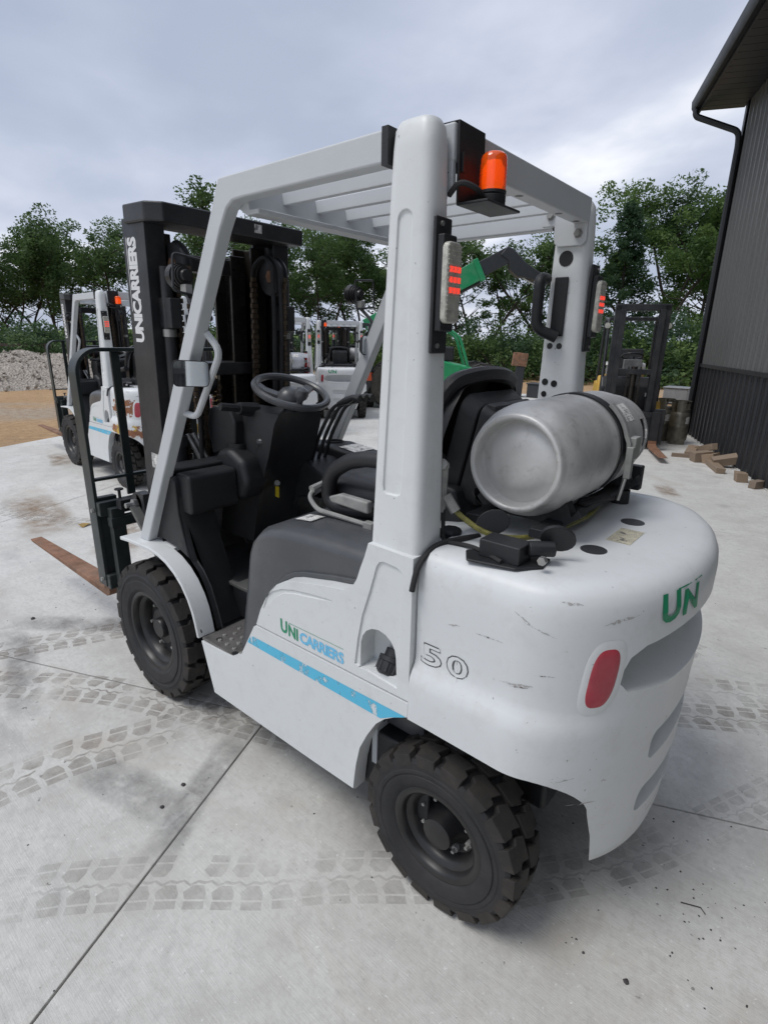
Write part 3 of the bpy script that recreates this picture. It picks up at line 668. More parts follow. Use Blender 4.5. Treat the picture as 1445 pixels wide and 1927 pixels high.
        for x, z, r_ in ((.205, 1.925, .026), (.232, 1.63, .011), (.196, 1.63, .011), (.236, 1.50, .0125), (.20, 1.495, .0125), (.236, 1.455, .011)):
            MB().lathe([(0, 0), (r_, 0)], (x, yi, z), 'y', 18).build('pillar_hole', RIM, pil)
        MB().prism([(.30, 2.03), (.30, 2.10), (.14, 2.10), (.135, 1.975), (.15, 1.962), (.235, 1.962), (.25, 1.975), (.255, 2.03)], 'y', sg * .404, sg * .4195).build('gusset', GUARD, pil, bevel=.003)
        for x, z in ((.27, 2.065), (.165, 2.0)): MB().lathe([(.016, 0), (.016, .004), (.011, .004), (.011, .014), (0, .014)] if sg < 0 else [(.016, 0), (.016, -.004), (.011, -.004), (.011, -.014), (0, -.014)], (x, sg * .404, z), 'y', 6).build('gusset_bolt', GREYST, pil)
        # stop lamp on the back of the pillar
        b0, b1 = sorted((sg * .445, sg * .508))
        LB = MB().prism([(b0, 1.612), (b1, 1.612), (b1, 1.905), (b0, 1.905)], 'x', .112, .122).box(.094, .114, b0 + .004, b1 - .006, 1.662, 1.868).build('lamp_bracket', BLACK, G, bevel=.004)
        MB().prism(rrect(b0 + .002, b1 - .004, 1.68, 1.852, .014), 'x', .080, .098).build('lamp_lens', CLEAR, LB, bevel=.005, seg=3)
        for r_ in range(3):
            for c in range(3): MB().box(.0775, .0805, sg * (.453 + .016 * c), sg * (.463 + .016 * c), 1.745 + .022 * r_, 1.757 + .022 * r_).build('lit_led', LED, LB)
        lr = MB()
        for k in range(17): lr.box(.0785, .0802, sg * .449, sg * .502, 1.690 + .0095 * k, 1.6925 + .0095 * k)
        tag(lr.build('lens_rib', CLEAR, LB), kind='stuff')
        for z in (1.63, 1.89): MB().lathe([(.006, 0), (.006, -.004), (0, -.004)], (.112, sg * .488, z), 'x', 8).build('bracket_bolt', STEEL, LB)
    MB().box(.135, .185, -.421, .421, 2.030, 2.108).build('rear_beam', GUARD, G, bevel=.006)
    for y in (.05, -.22, -.36): MB().lathe([(0, 0), (.012, 0)], (.16, y, 2.0295), 'z', 12).build('beam_hole', RIM, G)
    MB().prism([(.80, 1.995), (.86, 1.995), (.92, 2.03), (.925, 2.085), (.86, 2.088), (.845, 2.01), (.80, 2.01)], 'y', -.451, .451).build('front_beam', GUARD, G, bevel=.004)
    for y in (.30, .155, .01, -.135, -.28): MB().box(.184, .862, y - .010, y + .010, 2.045, 2.085).build('roof_bar', GUARD, G, bevel=.003)
    for sg in (1, -1): MB().lathe([(0, -.02), (.028, -.02), (.034, -.01), (.034, .01), (.028, .02), (0, .02)], (.955, sg * .43, 2.055), 'y', 18).build('front_lug', GUARD, G)
    # grab rails
    def ap(t, y): return Vector((1.60 - .665 * t, y, .765 + 1.19 * t))
    MB().tube(rpath([ap(.50, .475), ap(.50, .475) + Vector((-.06, -.01, -.01)), ap(.72, .46) + Vector((-.075, -.01, -.03)), ap(.745, .462), ], .05), .0125, 10).build('grab_rail', GUARD, G)
    MB().tube(rpath([(.265, -.41, 1.86), (.265, -.355, 1.86), (.265, -.355, 1.69), (.20, -.395, 1.66)], .035), .020, 12).build('rear_grab_handle', BLACK, G)
    MB().box(.185, .235, -.4195, -.409, 1.665, 1.865).build('handle_plate', BLACK, G, bevel=.004)
    q = MB(); q.add([(.62, -.4525, 2.050), (.62, -.4525, 2.078), (.42, -.4525, 2.078), (.42, -.4525, 2.050)], [(0, 1, 2, 3)]); q.build('guard_label', LABEL, G)
    # mirrors
    for sg, cx, cz, yc_ in ((1, 1.113, 1.516, .53), (-1, 1.19, 1.612, -.49)):
        mrr = MB().prism(rrect(-.066, .066, -.047, .047, .02, 5), 'x', -.0, .024, rrect(-.052, .052, -.036, .036, .02, 5))
        M_ = Matrix.Translation((cx, yc_, cz)) @ Matrix.Rotation(R(-14.6 if sg > 0 else 8), 4, 'Z') @ Matrix.Rotation(R(3), 4, 'X')
        mo = mrr.xf(M_).build('mirror', BLACK, G, bevel=.005)
        g = MB(); pp = rrect(-.061, .061, -.042, .042, .017, 5); g.add([(-.0012, a, b) for a, b in pp], [tuple(range(len(pp)))]); g.xf(M_).build('mirror_glass', MIRROR, mo)
        MB().tube([M_ @ Vector((.02, 0, 0)), M_ @ Vector((.06, 0, .02)), ap(.66 if sg > 0 else .70, sg * .48)], .007, 8).build('mirror_arm', BLACK, mo)
    # work lamps out in front of the A pillars
    for sg in (1, -1):
        wl_ = MB().lathe([(0, -.052), (.018, -.050), (.022, -.038), (.030, -.038), (.030, -.028), (.035, -.028), (.035, -.018), (.039, -.018), (.039, -.006), (.043, -.006), (.044, .022), (.038, .03), (0, .03)], (1.26, sg * .455, 1.845), 'x', 20).build('work_lamp', RIM, G)
        MB().tube(rpath([(1.20, sg * .40, 1.90), (1.19, sg * .515, 1.91), (1.19, sg * .525, 1.79), (1.20, sg * .41, 1.775), (1.20, sg * .40, 1.90)], .015), .0045, 6).tube([(1.24, sg * .455, 1.80), (1.17, sg * .465, 1.74), (1.14, sg * .475, 1.70)], .008, 6).build('lamp_guard', MAST, wl_)
        MB().box(1.20, 1.235, sg * .445, sg * .47, 1.785, 1.815).build('lamp_plug', GREYST, wl_)
    # ---- beacon
    B = MB().prism([(.225, 2.114), (.128, 2.112), (.124, 2.0), (.124, 1.945), (.129, 1.945), (.134, 2.1085), (.225, 2.109)], 'y', .300, .412).box(.045, .128, .255, .412, 1.940, 1.946).build('beacon_bracket', BLACK, G, bevel=.002)
    MB().box(.12, .17, .395, .401, 2.01, 2.05).tube([(.15, .40, 2.03), (.15, .415, 2.005)], .007, 6).build('bracket_clamp', BLACK, B)
    bc = (.086, .325, 1.946)
    MB().lathe([(0, 0), (.031, 0), (.033, .004), (.033, .022), (.030, .025), (.033, .027), (.033, .033), (0, .033)], bc, 'z', 28).build('beacon_base', BLACK, B)
    ln = [(.0325, .033)]
    for k in range(7): ln += [(.0318, .037 + .008 * k), (.0306, .041 + .008 * k)]
    ln += [(.0305, .097), (.0285, .106), (.022, .112), (.011, .115), (0, .115)]
    MB().lathe(ln, bc, 'z', 30).build('beacon_lens', AMBER, B, sharp=60)
    MB().lathe([(0, .036), (.016, .036), (.019, .05), (.019, .08), (.012, .095), (0, .097)], bc, 'z', 16).build('beacon_bulb', AMBERL, B)
    q = MB().prism(rrect(-.012, .012, -.010, .010, .002, 2), 'x', 0, .001).xf(Matrix.Translation((.056, .312, 1.958)) @ Matrix.Rotation(R(30), 4, 'Z')); q.build('beacon_label', LABEL, B)
    MB().tube(rpath([(.086, .350, 1.952), (.08, .40, 1.972), (.11, .43, 1.985), (.14, .425, 1.96)], .04), .0065, 8).build('beacon_cable', RUBBER, B)
    # ---- counterweight and its fittings
    K = make_counterweight(T)
    for sg in (0, 1):
        lamp = MB(); a, b = .535, .625
        if sg: a, b = 2 - .625, 2 - .535
        patch(lamp, a, b, .815, .985, .006, 3.0, uc=.22 if not sg else -.22); lamp.build('tail_lamp', REDL, K)
        bz = MB(); patch(bz, a - .016, b + .016, .80, 1.0, .003, 3.0, uc=.2 if not sg else -.2); bz.build('lamp_surround', WHITE, K)
    cm = lambda u0, z0, k: (lambda a, b: cw_pt(u0 + a * k, z0 + b, .0008))
    UL = 1 / (CW_F + .17 + .66)
    # outlined number: outer letters with a smaller white letter on top
    for tx, a0 in (('5', .018), ('0', .099)):
        def m5(a, b, a0=a0, of=.0008): return cw_pt((.0 + a0 + a + b * .0) * UL, .806 + b + .0, of)
        letters(tx, .1, lambda a, b: m5(a, b), 'digit', BLACKP, K, .004, fit=(.068, .064))
        letters(tx, .1, lambda a, b: m5(a * .90 + .0034, b * .90 + .0032, of=.0014), 'digit_fill', WHITE, K, .0005, fit=(.068, .064))
    letters('U', .1, lambda a, b: cw_pt(.737 + a, 1.012 + b, .0034), 'letter', GREENS, K, .004, fit=(.070, .075))
    letters('N', .1, lambda a, b: cw_pt(.822 + a, 1.012 + b, .0034), 'letter', GREENW, K, .004, fit=(.072, .068))
    q = MB(); q.grid([[cw_pt(.800 + .012 * i, z, .0008) for i in range(11)] for z in (1.084, 1.087)]); q.build('logo_line', GREENW, K)
    for x, y in ((-.228, .215), (-.233, -.10)):
        MB().lathe([(.034, -.002), (.034, .001), (.0, .0018)], (x, y, 1.1245), 'z', 24).build('lifting_plug', CHAR, K)
    q = MB().box(-.29, -.225, -.02, .115, 1.1246, 1.1252); q.build('warning_label', LABEL2, K)
    q = MB().box(-.155, -.125, .36, .385, 1.1246, 1.1252); q.build('small_label', LABEL, K)
    # scuffs on the counterweight skin
    rs = random.Random(3)
    def scuff(x0, x1, z0, z1, n, th, m):
        mb = MB(); top = []; bot = []
        for i in range(n + 1):
            t = i / n; u = (CW_F - (x0 + (x1 - x0) * t)) * UL; z = z0 + (z1 - z0) * t + rs.uniform(-.3, .3) * th; h = th * math.sin(math.pi * min(max(t, .04), .96)) * rs.uniform(.3, 1.0)
            top.append(cw_pt(u, z + h, .0009)); bot.append(cw_pt(u, z - h * .7, .0009))
        mb.grid([top, bot]); mb.build('scuff', m, K)
    for a in ((.005, -.03, .950, .957, 8, .004, SCUFFL), (-.075, -.15, .955, .958, 14, .0028, SCUFF), (-.026, -.033, .866, .794, 7, .010, SCUFF), (-.131, -.138, .852, .850, 4, .004, SCUFF), (-.15, -.25, .853, .868, 16, .006, SCUFFL), (-.17, -.24, .850, .862, 12, .003, SCUFF), (-.17, -.24, 1.05, 1.02, 10, .004, SCUFFL), (-.20, -.30, 1.03, 1.005, 10, .003, SCUFFL), (-.42, -.52, 1.04, 1.055, 12, .006, SCUFFL), (-.30, -.36, 1.09, 1.088, 8, .005, SCUFFL), (-.25, -.31, .90, .905, 8, .002, SCUFF), (-.36, -.42, .62, .63, 8, .003, SCUFFL), (-.40, -.50, .54, .53, 8, .003, SCUFFL)): scuff(*a)
    # cover between the counterweight and the seat
    MB().prism([(.30, .95), (.30, 1.062), (.27, 1.088), (.10, 1.115), (.085, 1.117), (.085, .95)], 'y', -.40, .40).build('radiator_cover', WHITE, T, bevel=.012)
    MB().lathe([(.030, 0), (.034, .006), (.034, .02), (.028, .028), (0, .03)], (.125, .36, 1.11), 'z', 8).build('radiator_cap', BLACK, T, bevel=.003)
    # ---- gas bottle cradle
    CR = empty('tank_cradle', parent=T)
    for x in (-.115, .075): MB().prism(rrect(x - .022, x + .022, 1.158, 1.184, .004, 2), 'y', -.43, .33).build('cradle_rail', BLACK, CR, bevel=.003)
    for y in (.20, -.30):
        sd2 = [(-.175, 1.225), (-.16, 1.20)] + [(-.02 + .166 * math.cos(R(a)), 1.348 + .166 * math.sin(R(a))) for a in range(222, 322, 8)] + [(.13, 1.20), (.14, 1.225), (.15, 1.205), (.10, 1.168), (-.14, 1.168), (-.19, 1.205)]
        MB().prism(sd2, 'y', y - .02, y + .02).build('cradle_saddle', BLACK, CR, bevel=.003)
    MB().box(-.16, .11, -.436, -.398, 1.150, 1.236).build('cradle_end_stop', BLACK, CR, bevel=.004)
    # hinged foot at the near end
    f = MB().prism([(-.175, .365), (-.05, .385), (.015, .455), (-.02, .51), (-.14, .485), (-.185, .43)], 'z', 1.124, 1.131).box(-.14, -.03, .40, .47, 1.13, 1.176).tube([(-.14, .425, 1.165), (-.19, .385, 1.165)], .02, 10)
    f.build('hinge_foot', BLACK, CR, bevel=.004)
    for cxx, rot_ in ((-.005, 40), (-.185, -40)):
        pts_ = arc(0, 0, .045, 0, 360, 18)[:-1]
        MB().prism([(a, b * .75) for a, b in pts_], 'y', -.006, .006).xf(Matrix.Translation((cxx, .36, 1.185)) @ Matrix.Rotation(R(rot_ * .5), 4, 'Y') @ Matrix.Rotation(R(35), 4, 'Z')).build('cradle_ear', BLACK, CR, bevel=.002)
    MB().lathe([(.011, 0), (.011, .014), (0, .014)], (-.19, .445, 1.155), 'y', 6).build('hinge_bolt', STEEL, CR)
    MB().lathe([(.03, 0), (.03, .05), (0, .05)], (-.13, -.30, 1.12), 'z', 12).build('rubber_foot', RUBBER, CR)
    make_strap(CR)
    # hoses and cables behind the pillar
    MB().tube(rpath([(.11, .405, 1.235), (.08, .40, 1.20), (.0, .385, 1.155), (-.08, .34, 1.15), (-.13, .20, 1.155), (-.14, .0, 1.152), (-.10, -.25, 1.155)], .05), .0075, 8).build('gas_hose', HOSEY, T)
    MB().tube([(.115, .408, 1.245), (.085, .402, 1.205)], .014, 8).tube([(.125, .412, 1.20), (.122, .412, 1.33)], .012, 8).tube([(.122, .412, 1.325), (.118, .43, 1.335)], .015, 8).build('hose_fitting', GREYST, T)
    MB().tube(rpath([(.12, .41, 1.22), (.11, .42, 1.13), (.09, .44, 1.128), (.02, .43, 1.133), (-.04, .455, 1.137), (-.10, .48, 1.135)], .04), .006, 8).tube(rpath([(.105, .56, 1.02), (.098, .55, 1.09), (.10, .47, 1.128), (.06, .39, 1.132), (.05, .33, 1.125)], .05), .008, 8).build('wiring_cable', RUBBER, T)
    # ---- wheels
    make_wheel('front_wheel', .330, .185, .187, 20, True, T, (1.6, .4725, .328))
    make_wheel('front_wheel', .330, .185, .187, 20, True, T, (1.6, -.4725, .328), True)
    make_wheel('rear_wheel', .265, .160, .145, 18, False, T, (0, .475, .263))
    make_wheel('rear_wheel', .265, .160, .145, 18, False, T, (0, -.475, .263), True)
    make_mast(T)
    return T
# ================================================================ mast, carriage, forks
def chain(mb, x, y, z0, z1, wd=.028):
    n = int((z1 - z0) / .024)
    for k in range(n):
        z = z0 + (z1 - z0) * k / n
        a = wd / 2 if k % 2 else wd / 2 * .62
        mb.box(x - .008, x + .008, y - a, y + a, z, z + .0205)
def make_mast(T):
    A = empty('mast', parent=T)
    tilt = Matrix.Translation((1.86, 0, .30)) @ Matrix.Rotation(R(-2.0), 4, 'Y') @ Matrix.Translation((-1.86, 0, -.30))
    def B(mb, name, m, bevel=0, parent=A): return mb.xf(tilt).build(name, m, parent, bevel)
    for sg in (1, -1):
        # outer, middle and inner uprights (C sections nested forward and inward)
        for nm, x0, x1, yo, yi, z0, z1, m in (('outer_upright', 1.690, 1.872, .372, .285, .16, 2.10, MAST), ('middle_upright', 1.775, 1.935, .292, .210, .20, 2.06, GREASE), ('inner_upright', 1.845, 2.0, .222, .140, .24, 2.02, RAIL)):
            t = .016
            c = [(x0, yo), (x1, yo), (x1, yi), (x1 - t, yi), (x1 - t, yo - t), (x0 + t, yo - t), (x0 + t, yi), (x0, yi)]
            B(MB().prism([(x, sg * y) for x, y in c], 'z', z0, z1), nm, m, .003)
        # side lift cylinder, chain and sheave behind the upright
        B(MB().tube([(1.655, sg * .315, .25), (1.655, sg * .315, 1.20)], .034, 14).tube([(1.655, sg * .315, 1.20), (1.655, sg * .315, 1.92)], .024, 12).lathe([(.040, 0), (.040, .05), (0, .05)], (1.655, sg * .315, 1.17), 'z', 14), 'lift_cylinder', MAST)
        B(MB().lathe([(.03, -.02), (.085, -.02), (.088, -.012), (.076, -.008), (.076, .008), (.088, .012), (.085, .02), (.03, .02)], (1.665, sg * .255, 1.93), 'y', 28), 'chain_sheave', MAST)
        B(MB().lathe([(0, -.024), (.03, -.024), (.03, .024), (0, .024)], (1.665, sg * .255, 1.93), 'y', 6), 'sheave_bolt', RUST)
        ch = MB(); chain(ch, 1.755, sg * .205, .45, 1.93, .036); B(ch, 'lift_chain', CHAINM)
        ch = MB(); chain(ch, 1.585, sg * .255, 1.30, 1.93, .02); B(ch, 'lift_chain', CHAINM)
        for k in range(2):
            B(MB().tube(rpath([(1.60 + .03 * k, sg * (.235 - .02 * k), .9), (1.59 + .03 * k, sg * (.24 - .02 * k), 1.7), (1.60 + .03 * k, sg * (.24 - .02 * k), 1.98), (1.69, sg * (.24 - .02 * k), 2.035 - .01 * k), (1.77, sg * (.23 - .02 * k), 1.97), (1.775, sg * (.22 - .02 * k), 1.0)], .08), .010, 8), 'hydraulic_hose', RUBBER)
        B(MB().box(1.60, 1.70, sg * .285, sg * .335, 1.68, 1.80), 'cylinder_bracket', MAST, .005)
        B(MB().lathe([(.028, 0), (.028, .03), (0, .03)], (1.655, sg * .315, 1.645), 'z', 12), 'cylinder_nut', STEEL)
    # cross members
    hd = [(1.872, .392), (1.60, .392), (1.56, .33), (1.55, .30), (1.55, -.30), (1.56, -.33), (1.60, -.392), (1.872, -.392), (1.872, -.372), (1.70, -.372), (1.68, -.30), (1.62, -.25), (1.62, .25), (1.68, .30), (1.70, .372), (1.872, .372)]
    hd = [(1.83, .385), (1.66, .385), (1.60, .335), (1.60, -.335), (1.60, -.39), (1.83, -.39)]
    B(MB().prism(hd, 'z', 2.078, 2.150), 'top_beam', MAST, .008)
    q = MB(); q.add([(1.5985, -.10, 2.100), (1.5985, -.10, 2.135), (1.5985, -.14, 2.135), (1.5985, -.14, 2.100)], [(0, 1, 2, 3)]); B(q, 'beam_label', LABEL)
    B(MB().box(1.74, 1.87, -.29, .29, .62, .72), 'cross_member', MAST, .006); B(MB().box(1.74, 1.87, -.29, .29, .20, .32), 'cross_member', MAST, .006)
    B(MB().box(1.80, 1.93, -.215, .215, 1.46, 1.52), 'middle_cross_member', MAST, .006)
    B(MB().box(1.86, 1.96, -.15, .15, 1.93, 2.00), 'inner_cross_member', MAST, .006)
    # free lift cylinder in the middle
    B(MB().tube([(1.86, .04, .30), (1.86, .04, 1.10)], .045, 16).tube([(1.86, .04, 1.10), (1.86, .04, 1.42)], .026, 12), 'free_lift_cylinder', MAST)
    B(MB().lathe([(0, -.03), (.07, -.03), (.07, .03), (0, .03)], (1.86, .04, 1.43), 'y', 20).box(1.84, 1.88, -.03, .11, 1.38, 1.44), 'free_lift_sheave', MAST)
    for cx_, cy_ in ((1.80, .075), (1.80, -.005), (1.925, -.06)):
        ch = MB(); chain(ch, cx_, cy_, .40, 1.44, .026); B(ch, 'free_lift_chain', CHAINM)
    B(MB().box(1.78, 1.80, .01, .05, .95, 1.30), 'chain_guard', HOOD)
    # hose sleeves of the tilt valve
    for k in range(2): B(MB().tube([(1.66, .27 - .03 * k, 1.22), (1.60, .235 - .03 * k, 1.10)], .013, 8).tube([(1.60, .235 - .03 * k, 1.10), (1.55, .21 - .03 * k, 1.0)], .009, 8), 'hose_coupling', STEEL)
    # tilt cylinder eye on the side
    B(MB().lathe([(0, -.02), (.055, -.02), (.055, .02), (0, .02)], (1.90, .40, .86), 'y', 16).box(1.83, 1.90, .372, .42, .80, .92), 'tilt_lug', MAST, .004)
    B(MB().lathe([(.026, 0), (.026, .02), (.013, .02), (.013, .055), (0, .055)], (1.90, .42, .86), 'y', 6), 'lug_bolt', STEEL)
    # lettering up the left upright, reading upwards
    fx = lambda a, b: tuple(tilt @ Vector((1.765 + b, .3728, 1.615 + a)))
    letters('UNICARRIERS', .1, fx, 'mast_lettering', WHITEP, A, .0055, spacing=.95, shear=.0, fit=(.415, .074))
    q = MB(); q.add([(1.848, .3728, 1.74), (1.8445, .3728, 1.74), (1.8445, .3728, 2.03), (1.848, .3728, 2.03)], [(0, 1, 2, 3)]); B(q, 'lettering_line', WHITEP)
    q = MB(); q.add([(1.80, .3728, 1.055), (1.80, .3728, 1.125), (1.715, .3728, 1.125), (1.715, .3728, 1.055)], [(0, 1, 2, 3)]); B(q, 'mast_label', LABEL)
    # ---- carriage
    dz = 0
    K = empty('fork_carriage', parent=T)
    x0 = 2.12
    MB().box(x0, x0 + .04, -.50, .50, .755, .83).build('upper_carriage_bar', CARR, K, bevel=.006)
    MB().box(x0, x0 + .04, -.50, .50, .35, .43).build('lower_carriage_bar', CARR, K, bevel=.006)
    for y in (.43, -.43, .16, -.16): MB().box(x0 - .045, x0 - .002, y - .035, y + .035, .35, .80).build('carriage_plate', CARR, K, bevel=.004)
    MB().box(x0 - .05, x0 - .002, -.47, .47, .70, .752).build('carriage_tie', CARR, K, bevel=.004)
    MB().box(x0 - .10, x0 - .047, .365, .435, .80, .85).tube([(x0 - .02, .40, .83), (x0 - .02, .40, .885)], .008, 8).lathe([(0, 0), (.022, 0), (.022, .008), (0, .008)], (x0 - .02, .40, .885), 'z', 12).build('fork_lock_pin', BLACK, K, bevel=.002)
    # load backrest: flat bars, rounded top corners
    def flat(pts, wx, t, name):
        n = len(pts); rows = []
        for i in range(n):
            a = Vector(pts[max(i - 1, 0)]); b = Vector(pts[min(i + 1, n - 1)]); d = (b - a).normalized(); nrm = Vector((-d.y, d.x)); p = Vector(pts[i])
            rows.append([(x0 + .035 + sx_ * wx, *(p + nrm * st_ * t)) for sx_, st_ in ((0, 0), (1, 0), (1, 1), (0, 1))])
        m = MB().grid(rows, smooth=False, closed=True); k = len(rows) * 4
        m.f += [(3, 2, 1, 0), (k - 4, k - 3, k - 2, k - 1)]; m.sm += [False, False]
        m.build(name, CARR, K, bevel=.002)
    path = [(.505, .36), (.505, 1.46)] + [(.505 - .12 + .12 * math.cos(R(a)), 1.46 + .12 * math.sin(R(a))) for a in range(10, 91, 10)] + [(-.385 + .0, 1.58)] + [(-.385 + .12 * math.cos(R(a)), 1.46 + .12 * math.sin(R(a))) for a in range(100, 181, 10)] + [(-.505, .36)]
    flat([(p[0], p[1]) for p in path], .085, .018, 'backrest_frame')
    for y in (.30, .10, -.10, -.30): MB().box(x0 + .055, x0 + .070, y - .021, y + .021, .83, 1.572).build('backrest_bar', CARR, K, bevel=.002)
    MB().box(x0 + .046, x0 + .074, -.50, .50, .93, .944).build('backrest_crossbar', CARR, K)
    for z in (.40, .78): MB().lathe([(.011, 0), (.011, .012), (0, .012)], (x0 + .06, .506, z), 'y', 6).build('backrest_bolt', GREYST, K)
    for sg in (1, -1):
        y = sg * .440
        s_ = [(x0 + .042, .40), (x0 + .042, .32), (x0 + .055, .298), (x0 + .085, .285), (x0 + 1.225, .302), (x0 + 1.25, .312), (x0 + 1.245, .318), (x0 + .12, .325), (x0 + .098, .345), (x0 + .082, .40)]
        F_ = MB(); nn = len(s_)
        def tipw(x): return .052 if x < x0 + 1.1 else .040 if x < x0 + 1.21 else .034
        vv = [(x, y - tipw(x), z) for x, z in s_] + [(x, y + tipw(x), z) for x, z in s_]
        F_.add(vv, [tuple(range(nn)), tuple(range(2 * nn - 1, nn - 1, -1))] + [(i, nn + i, nn + (i + 1) % nn, (i + 1) % nn) for i in range(nn)])
        fk = F_.build('fork', RUST, K, bevel=.004); MB().box(x0 + .0415, x0 + .0825, y - .052, y + .052, .399, .845).build('fork_shank', CARR, fk, bevel=.004)
# ================================================================ gas bottle lying in the cradle
def make_tank():
    T = empty('gas_bottle', (-.02, -.05, 1.177))
    Y0 = .35; Z = .158; M_ = ALU
    body = [(0, -.012), (.03, -.0125), (.06, -.016), (.09, -.024), (.104, -.034), (.110, -.036), (.1135, -.030), (.115, -.004), (.120, .002), (.127, .003), (.132, -.001), (.134, -.012), (.138, -.022), (.147, -.038), (.154, -.060), (.1575, -.090), (.158, -.12), (.158, -.335), (.1592, -.338), (.1592, -.346), (.158, -.349), (.158, -.565), (.154, -.595), (.142, -.622), (.12, -.64), (.06, -.655), (0, -.657)]
    MB().lathe(body, (0, Y0, Z), 'y', 64).build('body', M_, T, sharp=50)
    # guard collar with two hand holes
    col = MB(); N = 72
    def solid(a): a = a % 360; return not (150 < a < 232 or 330 < a < 402 or a < 42)
    for r0, r1 in ((.150, .146),):
        for k in range(N):
            a0, a1 = 360 * k / N, 360 * (k + 1) / N; am = (a0 + a1) / 2
            segs = [(-.585, -.715)] if solid(am) else [(-.585, -.612), (-.690, -.715)]
            for h0, h1 in segs:
                rr_ = lambda h: .153 - max(0, -.585 - h) * .12
                v = []
                for h in (h0, h1):
                    for a in (a0, a1):
                        for dr in (0, -.006): v.append(((rr_(h) + dr) * math.cos(R(a)), Y0 + h, Z + (rr_(h) + dr) * math.sin(R(a))))
                col.add(v, [(0, 2, 6, 4), (1, 5, 7, 3), (0, 1, 3, 2), (4, 6, 7, 5), (0, 4, 5, 1), (2, 3, 7, 6)])
    me = col.build('collar', M_, T, sharp=40)
    MB().lathe([(.02, 0), (.02, -.04), (.03, -.04), (.03, -.06), (0, -.06)], (0, Y0 - .655, Z), 'y', 12).build('valve', GREYST, T)
    lab = MB(); rows = []
    for h in (-.43, -.53): rows.append([(.1588 * math.cos(R(a)), Y0 + h, Z + .1588 * math.sin(R(a))) for a in range(126, 152, 4)])
    lab.grid(rows).build('bottle_label', LABEL, T)
    return T
def make_strap(parent):
    cx, cz, y = -.02, 1.335, -.085
    S = MB()
    S.lathe([(.160, -.022), (.1635, -.022), (.1635, .022), (.160, .022), (.160, -.022)], (cx, y, cz), 'y', 48)
    S.build('strap', BLACK, parent)
    L = MB(); rows = []
    for a in range(128, 186, 6):
        rr_ = .166 if a < 170 else .170
        rows.append([(cx + (rr_ + d) * math.cos(R(a)), y + s_, cz + (rr_ + d) * math.sin(R(a))) for s_, d in ((-.012, 0), (.012, 0), (.012, .012), (-.012, .012))])
    L.grid(rows, closed=True, smooth=False); n = len(rows) * 4; L.f += [(3, 2, 1, 0), (n - 4, n - 3, n - 2, n - 1)]; L.sm += [False, False]
    L.build('latch_bar', GREYST, parent, bevel=.002)
    MB().box(cx - .192, cx - .172, y - .005, y + .018, cz - .075, cz + .02).box(cx - .19, cx - .168, y - .055, y - .005, cz - .02, cz + .045).build('latch', GREYST, parent, bevel=.003)
    MB().tube([(cx - .178, y + .006, cz - .07), (cx - .165, y + .006, 1.19)], .006, 8).build('latch_rod', STEEL, parent)
    MB().tube(rpath([(cx - .16, y + .03, 1.20), (cx - .13, y + .07, 1.195), (cx - .10, y + .13, 1.187), (cx - .08, y + .10, 1.189), (cx - .14, y + .01, 1.20)], .03), .008, 6).build('strap_tail', RUBBER, parent)

# ================================================================ ground, yard, slabs
EU = Vector((.9195, .393, 0)); EV = Vector((-.393, .9195, 0))
GA = math.atan2(EU.y, EU.x)
def uv(u, v, z=0): return EU * u + EV * v + Vector((0, 0, z))
def concrete():
    t = NT('concrete'); v = t.coord('Object')
    big = t.noise(v, .55, 5, .6, .3); mid = t.noise(v, 3.2, 7, .68, .2); fine = t.noise(v, 38, 5, .7)
    c = t.mix(t.ramp(big, [(.3, 0.0), (.7, 1.0)]), (.60, .595, .56), (.70, .698, .665))
    c = t.mix(t.math('MULTIPLY', t.ramp(mid, [(.36, 1.0), (.56, 0.0)]), .60), c, (.48, .46, .43))
    c = t.mix(t.math('MULTIPLY', t.ramp(t.noise(v, 1.1, 6, .7, .6), [(.55, 0.0), (.72, 1.0)]), .55), c, (.70, .695, .68))
    c = t.mix(t.math('MULTIPLY', t.ramp(t.noise(t.mapping(v, (1, 1, 1), (0, 0, 0), (31, 12, 0)), .9, 6, .65, .8), [(.58, 0.0), (.70, 1.0)]), .5), c, (.46, .38, .30))
    # broom finish: fine streaks across the slab
    br = t.noise(t.mapping(v, (2.2, 60, 1), (0, 0, -GA)), 5, 4, .7)
    c = t.mix(t.math('MULTIPLY', t.ramp(br, [(.36, 1.0), (.62, 0.0)]), .38), c, (.47, .46, .43))
    c = t.mix(t.math('MULTIPLY', t.ramp(fine, [(.32, 1.0), (.52, 0.0)]), .5), c, (.45, .435, .405))
    sp = t.ramp(t.noise(v, 62, 3, .5), [(.67, 0.0), (.71, 1.0)]); c = t.mix(t.math('MULTIPLY', sp, .6), c, (.80, .795, .78))
    dk = t.ramp(t.noise(v, 26, 3, .55), [(.70, 0.0), (.73, 1.0)]); c = t.mix(t.math('MULTIPLY', dk, .65), c, (.13, .125, .12))
    c = t.mix(t.math('MULTIPLY', t.ramp(t.noise(v, 11, 6, .72, .3), [(.50, 0.0), (.68, 1.0)]), .5), c, (.46, .45, .43))
    # smeared rubber and oil marks
    sm_ = t.ramp(t.noise(t.mapping(v, (1.6, 5.5, 1), (0, 0, R(-64))), .8, 5, .6, .5), [(.60, 0.0), (.74, 1.0)]); c = t.mix(t.math('MULTIPLY', sm_, .42), c, (.30, .295, .295))
    h = t.math('ADD', t.math('MULTIPLY', br, .6), t.math('ADD', t.math('MULTIPLY', fine, .8), t.math('MULTIPLY', mid, .5)))
    t.bsdf(c, .82, 0, t.bump(h, .55, .005), .3); return t.m
CONC = concrete()
